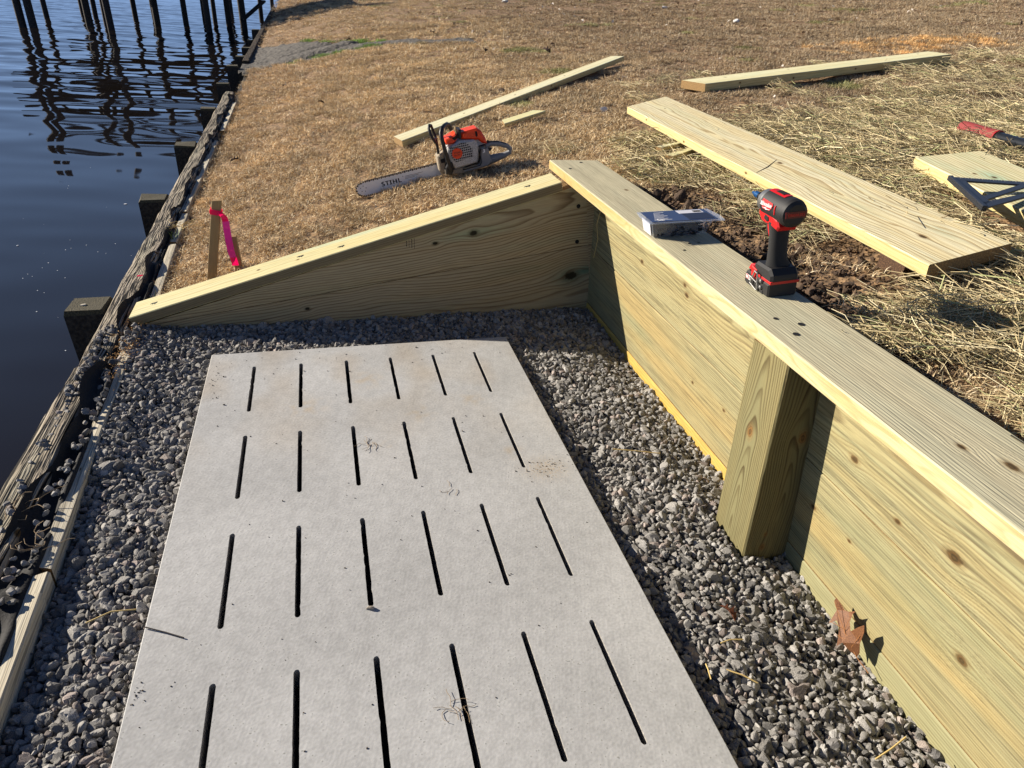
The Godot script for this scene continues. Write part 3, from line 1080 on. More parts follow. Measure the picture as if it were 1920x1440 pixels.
# ---------------------------------------------------------------- concrete slab
func concrete() -> StandardMaterial3D:
	var w := 520
	var h := 1080
	var buf := PackedByteArray()
	buf.resize(w * h * 3)
	var hb := PackedByteArray()
	hb.resize(w * h * 3)
	var at := 0
	for y in h:
		var z := -1.345 + 2.15 * y / h
		for x in w:
			var px := -0.52 + 1.04 * x / w
			var g := noise.get_noise_2d(px * 130.0, z * 130.0)
			var broom := noise_b.get_noise_2d((px + z * 0.30 + 0.004 * noise.get_noise_2d(px * 3.0, z * 3.0)) * 190.0, z * 7.0)
			var cloud := noise.get_noise_2d(px * 2.2 + 8.0, z * 2.2)
			var fine := noise_b.get_noise_2d(px * 25.0, z * 25.0)
			var v := 0.675 + 0.04 * cloud + 0.075 * g + 0.012 * broom + 0.025 * fine
			# tan soil washed over the far end
			var far := smoothstep(-0.45, -1.2, z)
			var stain := clampf(far * (0.14 + 0.55 * noise.get_noise_2d(px * 4.0 + 30.0, z * 3.0)), 0, 1)
			for s in [[0.12, -0.87, 0.05], [0.02, -0.72, 0.02], [0.36, -0.62, 0.03], [0.30, -0.92, 0.035], [-0.22, -0.95, 0.06], [-0.02, -1.1, 0.05]]:
				var d: float = Vector2(px - s[0], z - s[1]).length() / s[2]
				if d < 2.0: stain = maxf(stain, 0.5 * exp(-d * d) * (0.8 + fine))
			var ed := Vector2(px - 0.43, (z + 0.53) * 1.3).length() / 0.06
			if ed < 2.0: stain = maxf(stain, exp(-ed * ed) * 0.9 * (0.6 + 1.2 * g))
			var r := v * lerpf(0.985, 0.92, stain)
			var gg := v * lerpf(0.987, 0.85, stain)
			var b := v * lerpf(0.978, 0.75, stain)
			if g > 0.62 and fine > 0.2:
				r *= 0.72; gg *= 0.72; b *= 0.70
			buf[at] = int(clampf(r, 0, 1) * 255)
			buf[at + 1] = int(clampf(gg, 0, 1) * 255)
			buf[at + 2] = int(clampf(b, 0, 1) * 255)
			var hv := int(clampf(0.5 + 0.42 * g + 0.13 * broom + 0.05 * fine, 0, 1) * 255)
			hb[at] = hv
			hb[at + 1] = hv
			hb[at + 2] = hv
			at += 3
	var m := mat(Color.WHITE, 0.9)
	m.albedo_texture = ImageTexture.create_from_image(Image.create_from_data(w, h, false, Image.FORMAT_RGB8, buf))
	var hi := Image.create_from_data(w, h, false, Image.FORMAT_RGB8, hb)
	hi.bump_map_to_normal_map(0.20)
	m.normal_enabled = true
	m.normal_texture = ImageTexture.create_from_image(hi)
	return m

func build_slab() -> void:
	var m := concrete()
	var side := mottled(Color(0.50, 0.49, 0.47), Color(0.66, 0.65, 0.63), 0.08, 4.0, 0.95, true, 3.0, 33)
	var mb := MB.new()
	var x0 := -0.52
	var x1 := 0.52
	var z0 := -1.345
	var z1 := 0.805
	var c := 0.002
	var xs := [x0 + c]
	var slot := 0.0061
	for k in 6:
		var cx := (k - 2.5) * 0.15
		xs.append(cx - slot)
		xs.append(cx + slot)
	xs.append(x1 - c)
	var zs := [z0 + c]
	for r in 5:
		var a := -(3 - r) * 0.413
		zs.append(a)
		zs.append(a + 0.285)
	zs.append(z1 - c)
	var uv := func(v: Vector3) -> Vector2: return Vector2((v.x - x0) / (x1 - x0), (v.z - z0) / (z1 - z0))
	for i in xs.size() - 1:
		for j in zs.size() - 1:
			var a := Vector3(xs[i], 0, zs[j])
			var b := Vector3(xs[i + 1], 0, zs[j])
			var d := Vector3(xs[i + 1], 0, zs[j + 1])
			var e := Vector3(xs[i], 0, zs[j + 1])
			if i % 2 == 1 and j % 2 == 1:
				# a slot cast right through, its ends rounded by two short facets
				var dn := Vector3(0, -0.1, 0)
				var q := slot
				var mid_a := Vector3((a.x + b.x) / 2, 0, a.z)
				var mid_e := Vector3((a.x + b.x) / 2, 0, e.z)
				var loop := [a + Vector3(0, 0, q), a + Vector3(q * 0.4, 0, q * 0.25), mid_a, b + Vector3(-q * 0.4, 0, q * 0.25), b + Vector3(0, 0, q), d - Vector3(0, 0, q), d + Vector3(-q * 0.4, 0, -q * 0.25), mid_e, e + Vector3(q * 0.4, 0, -q * 0.25), e - Vector3(0, 0, q)]
				var cen := (a + d) / 2
				# the long sides are a little chipped
				for sd in 2:
					var sx: float = loop[0].x if sd == 0 else loop[4].x
					var inw := 1.0 if sd == 0 else -1.0
					var za: float = loop[0].z
					var zb: float = loop[9].z
					var pr := Vector3(sx, 0, za)
					var prb := pr
					for q2 in range(1, 25):
						var zz := lerpf(za, zb, q2 / 24.0)
						var nb := Vector3(sx, 0, zz)
						var off := 0.0 if q2 == 24 else maxf(0.0, 0.0006 * noise.get_noise_2d(zz * 70.0, sx * 40.0) + 0.0001)
						if q2 < 24 and rng.randf() < 0.025: off = 0.0016
						var np := nb + Vector3(inw * off, 0, 0)
						mb.quad(m, prb, nb, np, pr, Vector3.UP, uv.call(prb), uv.call(nb), uv.call(np), uv.call(pr))
						mb.quad(side, pr, np, np + dn, pr + dn, Vector3(inw, 0, 0))
						pr = np
						prb = nb
				for k in loop.size():
					if k == 4 or k == 9: continue
					var p0: Vector3 = loop[k]
					var p1: Vector3 = loop[(k + 1) % loop.size()]
					mb.quad(side, p0, p1, p1 + dn, p0 + dn, cen - (p0 + p1) / 2)
				for cr in [[a, 0, 1, 2], [b, 2, 3, 4], [d, 5, 6, 7], [e, 7, 8, 9]]:
					for s in 2:
						var p0: Vector3 = loop[cr[1 + s]]
						var p1: Vector3 = loop[cr[2 + s]]
						mb.tri(m, cr[0], p0, p1, Vector3.UP, uv.call(cr[0]), uv.call(p0), uv.call(p1))
			else:
				mb.quad(m, a, b, d, e, Vector3.UP, uv.call(a), uv.call(b), uv.call(d), uv.call(e))
	var rim := [Vector3(x0, 0, z0), Vector3(x1, 0, z0), Vector3(x1, 0, z1), Vector3(x0, 0, z1)]
	var inn := [Vector3(x0 + c, 0, z0 + c), Vector3(x1 - c, 0, z0 + c), Vector3(x1 - c, 0, z1 - c), Vector3(x0 + c, 0, z1 - c)]
	for k in 4:
		var p: Vector3 = rim[k]
		var q: Vector3 = rim[(k + 1) % 4]
		var out := (p + q) / 2 - Vector3(0, 0, (z0 + z1) / 2)
		var d1 := Vector3(0, -c, 0)
		var d2 := Vector3(0, -0.1, 0)
		mb.quad(m, inn[k], inn[(k + 1) % 4], q + d1, p + d1, out.normalized() + Vector3.UP, uv.call(inn[k]), uv.call(inn[(k + 1) % 4]), uv.call(q), uv.call(p))
		mb.quad(side, p + d1, q + d1, q + d2, p + d2, out)
	var o := obj("concrete_slab", mb.commit())
	tag(o, "grey broom-finished concrete slab with rows of narrow slots, lying in the gravel", "concrete slab")

# ---------------------------------------------------------------- retaining wall, long side
func hole(parent: Node, p: Vector3, r: float, flatten := 1.0, called := "screw_hole", up := Vector3.UP) -> void:
	var mb := MB.new()
	var pts := PackedVector2Array()
	for i in 12:
		pts.append(Vector2(cos(TAU * i / 12) * r, sin(TAU * i / 12) * r * flatten))
	var b := Basis(Quaternion(Vector3.BACK, up))
	prism(mb, M.black, pts, Transform3D(b, p), 0.0, 0.0012)
	obj(called, mb.commit(), parent)

func build_wall() -> void:
	var lean := Basis.from_euler(Vector3(0, 0, 0.045))
	var root := thing("retaining_wall", "new treated-pine retaining wall with long level cap, seen from its gravel side", "retaining wall", Transform3D(Basis.IDENTITY, Vector3(WALL_X, 0, 0)))
	# planks: local x runs towards the viewer, the face looks at the gravel (-x)
	var set_plank := func(called: String, y_top: float, hgt: float, z0: float, z1: float, m: Material, push: float):
		# lay the board down: its broad face turns to -x, length along +z
		var b := board(z1 - z0, 0.04, hgt, [m, M.endgrain, M.endgrain], 0.003)
		# board local: x length, y up is the broad face normal, z across. map x->+z, y->-x, z->-y
		var bas := lean * Basis(Vector3(0, 0, 1), Vector3(-1, 0, 0), Vector3(0, -1, 0))
		var mid := lean * Vector3(0, y_top - hgt / 2, 0)
		obj(called, b, root, Transform3D(bas, Vector3(mid.x - push, mid.y, z0)))
	set_plank.call("plank", 0.483, 0.2485, -1.67, 1.3, M.plank_top, 0.0)
	set_plank.call("plank", 0.2335, 0.245, -1.67, 1.3, M.plank_mid, 0.001)
	set_plank.call("plank", -0.0125, 0.2, -0.2, 1.3, M.plank_low, 0.003)
	set_plank.call("plank", -0.0125, 0.2, -1.67, -0.202, M.plank_yellow, 0.004)
	# the cap
	var cap := obj("cap_board", board(3.21, 0.038, 0.2, [M.cap_top, M.cap_edge, M.endgrain], 0.003, -0.25, 0.0), root, Transform3D(lean * Basis(Vector3(0, 0, 1), Vector3(0, 1, 0), Vector3(-1, 0, 0)), Vector3(0.927 - WALL_X, 0.526, -1.91)))
	for h in [[-0.089, -1.77, .0065], [-0.012, -1.86, .0065], [-0.071, -0.323, .0055], [-0.031, -0.283, .0075], [-0.072, -0.241, .0075], [-0.07, -0.79, .004], [-0.03, -0.84, .004]]:
		hole(cap, Vector3(h[1] + 1.91, 0.0002, -(h[0] - 0.928 + WALL_X)), h[2], 1.0)
	# the post
	var pm := MB.new()
	var w := 0.07
	var bt := -0.12
	var tp := 0.482
	var ch := 0.004
	var sec := [[-w, w - ch], [-w, -w + ch], [-w + ch, -w], [w - ch, -w], [w, -w + ch], [w, w - ch], [w - ch, w], [-w + ch, w]]
	for k in 8:
		var a: Array = sec[k]
		var b: Array = sec[(k + 1) % 8]
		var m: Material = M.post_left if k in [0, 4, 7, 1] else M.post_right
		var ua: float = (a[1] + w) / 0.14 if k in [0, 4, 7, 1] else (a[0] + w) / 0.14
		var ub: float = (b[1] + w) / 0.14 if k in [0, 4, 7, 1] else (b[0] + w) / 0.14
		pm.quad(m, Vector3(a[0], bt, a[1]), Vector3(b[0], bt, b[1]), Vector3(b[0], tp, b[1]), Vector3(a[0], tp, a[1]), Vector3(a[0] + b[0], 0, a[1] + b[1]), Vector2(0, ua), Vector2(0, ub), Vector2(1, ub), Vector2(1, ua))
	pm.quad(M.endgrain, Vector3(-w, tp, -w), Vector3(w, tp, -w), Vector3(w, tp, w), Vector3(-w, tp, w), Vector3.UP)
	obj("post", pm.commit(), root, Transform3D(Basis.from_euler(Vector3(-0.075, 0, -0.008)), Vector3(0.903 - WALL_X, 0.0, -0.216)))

	# ------------------------------------------------------------ wing wall
	var wing := thing("wing_wall", "low treated-pine wing wall sloping down from the long wall to the bulkhead", "retaining wall", T(0, 0, WING_Z))
	var seam := func(x: float) -> float: return 0.100 + 0.153 * (x + 0.029)
	var capline := func(x: float) -> float: return -0.0165 + 0.302 * (x + 0.814)
	# the lower board runs full length; the upper one is a wedge cut to the cap's slope
	var low := PackedVector2Array([Vector2(-0.86, -0.16), Vector2(0.962, -0.16), Vector2(0.945, seam.call(0.945) - 0.0012), Vector2(-0.86, seam.call(-0.86) - 0.0012)])
	var upb := PackedVector2Array([Vector2(-0.78, seam.call(-0.78) + 0.001), Vector2(0.945, seam.call(0.945) + 0.001), Vector2(0.935, 0.482), Vector2(0.832, 0.482), Vector2(0.80, capline.call(0.80)), Vector2(-0.78, capline.call(-0.78))])
	for k in 2:
		var mb := MB.new()
		var poly: PackedVector2Array = low if k == 0 else upb
		var m: StandardMaterial3D = M.wing_low if k == 0 else M.wing_up
		var rot := Transform2D(0.152, Vector2(-1.0, -0.0486) - (Vector2(-sin(0.152), cos(0.152)) * 0.31 if k == 0 else Vector2.ZERO))
		var inv := rot.affine_inverse()
		# faces carry the grain along the seam's slope
		var tr := Geometry2D.triangulate_polygon(poly)
		for t in range(0, tr.size(), 3):
			var ps := []
			var us := []
			for q in 3:
				var v := poly[tr[t + q]]
				var lv := inv * v
				ps.append(Vector3(v.x, v.y, 0))
				us.append(Vector2(lv.x / 1.95, 1.0 - lv.y / 0.32))
			mb.tri(m, ps[0], ps[1], ps[2], Vector3(0, 0, 1), us[0], us[1], us[2])
			mb.tri(m, ps[0] - Vector3(0, 0, 0.04), ps[1] - Vector3(0, 0, 0.04), ps[2] - Vector3(0, 0, 0.04), Vector3(0, 0, -1), us[0], us[1], us[2])
		var cen := Vector2.ZERO
		for v in poly: cen += v / poly.size()
		for i in poly.size():
			var a := poly[i]
			var b := poly[(i + 1) % poly.size()]
			var out := (a + b) / 2 - cen
			mb.quad(M.endgrain, Vector3(a.x, a.y, 0), Vector3(b.x, b.y, 0), Vector3(b.x, b.y, -0.04), Vector3(a.x, a.y, -0.04), Vector3(out.x, out.y, 0))
		var o := obj("board", mb.commit(), wing)
		if k == 1:
			hole(o, Vector3(0.868, 0.408, 0.0), 0.0085, 1.0, "screw_hole", Vector3.BACK)
			hole(o, Vector3(0.878, 0.262, 0.0), 0.0085, 1.0, "screw_hole", Vector3.BACK)
			# the mill's stamp: lines of print too small to read
			var st := MB.new()
			for line in 4:
				var y := 0.0
				while y < 0.05 - 0.008 * (line % 2):
					var l := rng.randf_range(0.003, 0.008)
					prism(st, M.ink, P([0, 0, 0.0018 if line % 2 else 0.0028, 0, 0.0018 if line % 2 else 0.0028, l, 0, l]), T(0.185 + line * 0.010, 0.262 + y - line * 0.003, 0, 0, 0, 0.15), 0.0, 0.0006)
					y += l + 0.0016
			obj("stamp", st.commit(), o)
	# cap of the wing
	var a3 := Vector3(-0.83, 0.024, -0.064)
	var b3 := Vector3(0.785, 0.505, -0.064)
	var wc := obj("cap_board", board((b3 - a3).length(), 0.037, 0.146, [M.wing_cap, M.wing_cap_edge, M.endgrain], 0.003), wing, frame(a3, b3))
	for h in [[1.56, 0.0], [0.075, 0.0], [0.64, -0.012], [0.80, 0.02]]:
		var mb := MB.new()
		for s in 3:
			prism(mb, M.black, P([-0.009, -0.002, 0.006, -0.004, 0.011, 0.001, -0.002, 0.004]), T(h[0] + s * 0.006, 0.0, h[1] + s * 0.003 - 0.003, -PI / 2, s * 0.5), 0, 0.001)
		obj("bark_fleck", mb.commit(), wc)

# ---------------------------------------------------------------- bulkhead
func build_bulkhead() -> void:
	# hewn top rails, one after another along the water
	var labels := ["nearest weathered top rail of the bulkhead, crusted with gravel and dry stems", "weathered top rail of the bulkhead beside the flagged stake", "far weathered top rail ending at the mud patch", "dark top rail of the bulkhead beyond the mud patch"]
	var runs := [[1.4, -1.3], [-1.32, -3.0], [-3.02, -7.3], [-10.2, -27.0]]
	for k in runs.size():
		var za: float = runs[k][0]
		var zb: float = runs[k][1]
		var a := Vector3(-0.886 + shore(za), 0.008, za)
		var b := Vector3(-0.886 + shore(zb), 0.012 if k < 3 else -0.02, zb)
		if k == 1: a.y = 0.0
		var m: Material = M.old if k < 3 else tinted(M.old, Color(0.55, 0.52, 0.5))
		var length := (b - a).length()
		var reps := maxf(1.0, length / 2.6)
		var o := obj("bulkhead_rail", board(length, 0.14, 0.094, [m, m, m], 0.012, 0.1, -0.1, int(length * 7), 0.004, k, Rect2(0.1 * k, 0, reps, 0.6)), self, frame(a, b))
		tag(o, labels[k], "timber rail", "bulkhead top rails")
	# sheet boards down to the water
	var sheet := MB.new()
	var zz := 1.4
	var face := thing("bulkhead_sheeting", "dark wet boards of the bulkhead below its top rail", "bulkhead")
	var bd := board(0.9, 0.05, 0.245, [M.wet, M.wet, M.wet], 0.004)
	while zz > -27.0:
		obj("board", bd, face, Transform3D(Basis(Vector3(0, -1, 0), Vector3(-1, 0, 0), Vector3(0, 0, 1)), Vector3(-0.875 + shore(zz), -0.1, zz)))
		zz -= 0.25
	# square pilings outside the rail
	var plabel := ["nearest square piling at the bulkhead, mossy top with a chipped pale spot", "square dark piling beside the rail, second from the wing wall", "third square piling along the bulkhead", "fourth square piling along the bulkhead", "fifth square piling along the bulkhead, just before the mud patch", "piling with a pale split edge beside the mud patch", "piling at the far edge of the mud patch", "dark piling past the mud patch, low in the water", "small far piling along the bulkhead under the brace", "farthest low piling along the bulkhead"]
	var pz := [-1.84, -3.36, -4.78, -6.38, -8.03, -9.55, -11.1, -12.6, -14.3, -16.2]
	for k in pz.size():
		var mb := MB.new()
		var s := 0.07
		var r := RandomNumberGenerator.new()
		r.seed = 40 + k
		var corners := [Vector3(-s, 0, s), Vector3(s, 0, s), Vector3(s, 0, -s), Vector3(-s, 0, -s)]
		var topc := []
		var lowc := []
		for c in corners:
			topc.append(c * 0.93 + Vector3(r.randf_range(-.006, .006), r.randf_range(-0.010, 0.0), r.randf_range(-.006, .006)))
			lowc.append(c + Vector3(r.randf_range(-.004, .004), -0.02, 0))
		for i in 4:
			var j := (i + 1) % 4
			var out: Vector3 = corners[i] + corners[j]
			mb.quad(M.mossy, topc[i], topc[j], lowc[j], lowc[i], out + Vector3.UP * 0.05)
			var prev_i: Vector3 = lowc[i]
			var prev_j: Vector3 = lowc[j]
			for q in 4:
				var d := Vector3(0, -0.28, 0)
				mb.quad(M.wet, prev_i, prev_j, prev_j + d, prev_i + d, out)
				prev_i += d
				prev_j += d
		mb.quad(M.mossy, topc[0], topc[1], topc[2], topc[3], Vector3.UP)
		var o := obj("bulkhead_piling", mb.commit(), self, T(-1.012 + shore(pz[k]), [0.0, 0.0, 0.0, 0.0, 0.0, 0.02, -0.02, -0.03, -0.05, 0.0][k], pz[k] - 0.005, 0, r.randf_range(-0.06, 0.06), r.randf_range(-0.02, 0.05)))
		tag(o, plabel[k], "piling", "square pilings along the bulkhead")
		if k == 0:
			var chip := MB.new()
			prism(chip, M.pale, P([-.012, -.005, -.002, -.009, .011, -.003, .006, .007, -.006, .004]), T(-0.012, -0.004, 0.012, -PI / 2), 0, 0.006, 0.001)
			obj("chip", chip.commit(), o)
	# bleached stringers on the land side
	var st := [[1.3, -0.36, -0.703, -0.765, "nearest bleached stringer board edging the gravel, stones strewn over it"], [-0.38, -1.58, -0.765, -0.812, "bleached stringer board between the slab's far corner and the wing wall"], [-1.79, -2.52, -0.791, -0.820, "short bleached stringer board beside the flagged stake"], [-2.56, -3.02, -0.826, -0.834, "split bleached stringer stub with a dry tuft at its end"], [-3.06, -4.9, -0.848, -0.872, "long blue-grey stringer board along the lawn's edge"], [-5.3, -6.7, -0.868, -0.885, "far pale stringer board half buried in the lawn"]]
	for k in st.size():
		var s: Array = st[k]
		var a := Vector3(s[2] + 0.003, -0.004, s[0])
		var b := Vector3(s[3] + 0.003, -0.002, s[1])
		var o := obj("stringer_board", board((b - a).length(), 0.1, 0.034, [M.bleached, M.bleached, M.endgrain], 0.003, randf_cut(k), -randf_cut(k + 3), 6, 0.0015, k, Rect2(0.15 * k, 0, (b - a).length() / 1.6, 1)), self, frame(a, b))
		tag(o, s[4], "board", "stringer boards along the bulkhead")
	# black filter fabric in the trough between rail and stringer
	var fab := mottled(Color(0.045, 0.045, 0.05), Color(0.13, 0.13, 0.135), 0.05, 5.0, 0.85, true, 2.0, 51)
	var nx := 12
	var zs := steps([[-7.2, 1.35, 0.03]])
	var stl := SurfaceTool.new()
	stl.begin(Mesh.PRIMITIVE_TRIANGLES)
	stl.set_smooth_group(0)
	for z in zs:
		var lap := clampf(noise.get_noise_2d(z * 1.6, 5.0) * 1.7 + 0.25, 0.0, 1.0)      # how far it laps over the rail
		var sag := 0.030 + 0.022 * noise.get_noise_2d(z * 2.1, 25.0)
		for i in nx + 1:
			var f := float(i) / nx
			var xa := -0.840 - 0.034 * lap
			var x := lerpf(xa, -0.800, f) + shore(z) * 1.0
			if z > -1.6: x += lerpf(0.0, 0.05, f) * smoothstep(-1.6, 0.2, z)
			x -= 0.020 * f * smoothstep(-1.6, -2.4, z)
			var y := -sag * sin(PI * clampf(f * 1.15, 0, 1)) + 0.012 * (1.0 - f)
			y += 0.014 * lap * exp(-f * 7.0)
			y += 0.016 * noise_b.get_noise_2d(x * 9.0, z * 3.5) + 0.006 * noise.get_noise_2d(x * 30.0, z * 14.0)
			if f > 0.9: y -= 0.04 * (f - 0.9) * 10.0
			stl.set_uv(Vector2(f, z))
			stl.add_vertex(Vector3(x, y + 0.004, z))
	for j in zs.size() - 1:
		for i in nx:
			var a := j * (nx + 1) + i
			stl.add_index(a); stl.add_index(a + 1); stl.add_index(a + nx + 2)
			stl.add_index(a); stl.add_index(a + nx + 2); stl.add_index(a + nx + 1)
	stl.generate_normals()
	var fm := stl.commit()
	fm.surface_set_material(0, fab)
	tag(obj("filter_fabric", fm), "crumpled black filter fabric tucked behind the bulkhead rail", "fabric")

func randf_cut(k: int) -> float:
	return [0.1, -0.3, 0.25, -0.2, 0.15, -0.1, 0.3, 0.05, -0.25, 0.2][k % 10]

# ---------------------------------------------------------------- pier across the water
func build_pier() -> void:
	var dark := mottled(lin(0.012, 0.010, 0.009), lin(0.05, 0.042, 0.035), 0.03, 1.5, 0.9, true, 0.0, 61)
	var piles := [[-6.88, -20.3, .17, 2.75], [-6.62, -20.2, .17, 2.75], [-7.42, -24.1, .14, 2.0], [-6.93, -26.0, .15, 2.2], [-6.45, -24.6, .16, 2.4], [-6.16, -24.2, .13, 2.0], [-5.62, -21.2, .17, 2.75], [-5.38, -21.9, .13, 0.62], [-4.98, -20.5, .16, 2.75], [-5.2, -24.7, .14, 2.2], [-4.79, -25.3, .13, 2.2], [-4.25, -22.6, .16, 2.75], [-3.62, -23.4, .15, 2.75], [-3.22, -24.4, .12, 2.4], [-2.98, -24.9, .13, 2.4], [-2.74, -21.1, .15, 2.75], [-2.45, -23.5, .16, 2.75], [-2.2, -25.2, .17, 2.75], [-2.94, -30.0, .13, 2.2], [-1.94, -22.4, .14, 2.75], [-1.72, -27.0, .14, 2.2], [-1.55, -32.0, .14, 2.0]]
	var where := ["leftmost tall piling of the pier, one of a touching pair", "right one of the touching pair of pier pilings at the left edge", "far thin pier piling behind the touching pair", "far pier piling, left of three in a back row", "pier piling second from left in the back row", "thin pier piling third in the back row", "thick front pier piling left of the broken stub", "short broken-off piling stub leaning by a taller pier piling", "tall pier piling right of the broken stub", "back-row pier piling right of the stub", "thin back-row pier piling beside another", "middle front pier piling standing alone", "pier piling left of a close pair", "thin left one of a close pair of pier pilings", "right one of a close pair of pier pilings", "tall pale-sided pier piling nearest the shore side", "dark pier piling beside the pale-sided one", "thickest dark pier piling near the shore", "far thin pier piling seen between the shore pilings", "shore-side pier piling that carries the slanting brace", "pier piling at the brace's upper end", "farthest pier piling next to the bulkhead"]
	for k in piles.size():
		var p: Array = piles[k]
		var mb := MB.new()
		lathe(mb, dark, [Vector2(0, p[3]), Vector2(p[2] / 2 * 0.92, p[3]), Vector2(p[2] / 2, p[3] - 0.02), Vector2(p[2] / 2 * 1.05, WATER), Vector2(p[2] / 2 * 1.1, WATER - 1.2)], Transform3D.IDENTITY, 12)
		var o := obj("pier_piling", mb.commit(), self, T(p[0], 0, p[1], 0.0, k * 1.3, 0.012 * sin(k * 2.1)))
		tag(o, where[k], "piling", "pilings of the old pier")
	# deck over the pilings, above the picture but mirrored in the water
	var deck := thing("pier_deck", "dark pier deck on beams above the pilings, mirrored in the water", "pier")
	var d0 := Vector3(-7.6, 0, -20.4)
	var along := Vector3(1, 0, 0.02).normalized()
	for k in 3:
		obj("beam", board(6.4, 0.30, 0.12, [dark, dark, dark], 0.008), deck, frame(Vector3(-7.4, 1.42, -20.35 - 2.5 * k), Vector3(-1.0, 1.42, -20.35 - 2.5 * k)))
	for k in 36:
		obj("deck_board", board(5.6, 0.04, 0.16, [dark, dark, dark], 0.004), deck, Transform3D(Basis(Vector3(0, 0, -1), Vector3.UP, Vector3(1, 0, 0)), Vector3(-7.3 + k * 0.176, 1.47, -20.2)))
	for k in 3:
		obj("rail", board(5.4, 0.16, 0.08, [dark, dark, dark], 0.006), deck, frame(Vector3(-7.0, 1.95 + 0.27 * k, -20.4), Vector3(-1.6, 1.95 + 0.27 * k, -20.4)))
	var br := obj("slanting_brace", board(1.0, 0.05, 0.14, [dark, dark, dark], 0.004), self, frame(Vector3(-1.98, -0.18, -22.3), Vector3(-1.40, 0.28, -22.9)))
	tag(br, "slanting timber brace fixed to the pier piling nearest the shore", "brace")

# ---------------------------------------------------------------- chainsaw
const SAW := Vector2(0.60, 0.33)

func S(a: Array) -> PackedVector2Array:
	var r := PackedVector2Array()
	for i in range(0, a.size(), 2):
		r.append(Vector2(a[i], a[i + 1]) - SAW)
	return r

func V(x: float, y: float, z: float) -> Vector3:
	return Vector3(x - SAW.x, y - SAW.y, z)

func part(called: String, parent: Node, m: Material, poly: PackedVector2Array, z0: float, z1: float, ch := 0.002, xf := Transform3D.IDENTITY, fm: Material = null) -> MeshInstance3D:
	var mb := MB.new()
	prism(mb, m, poly, xf, z0, z1, ch, fm)
	return obj(called, mb.commit(), parent)

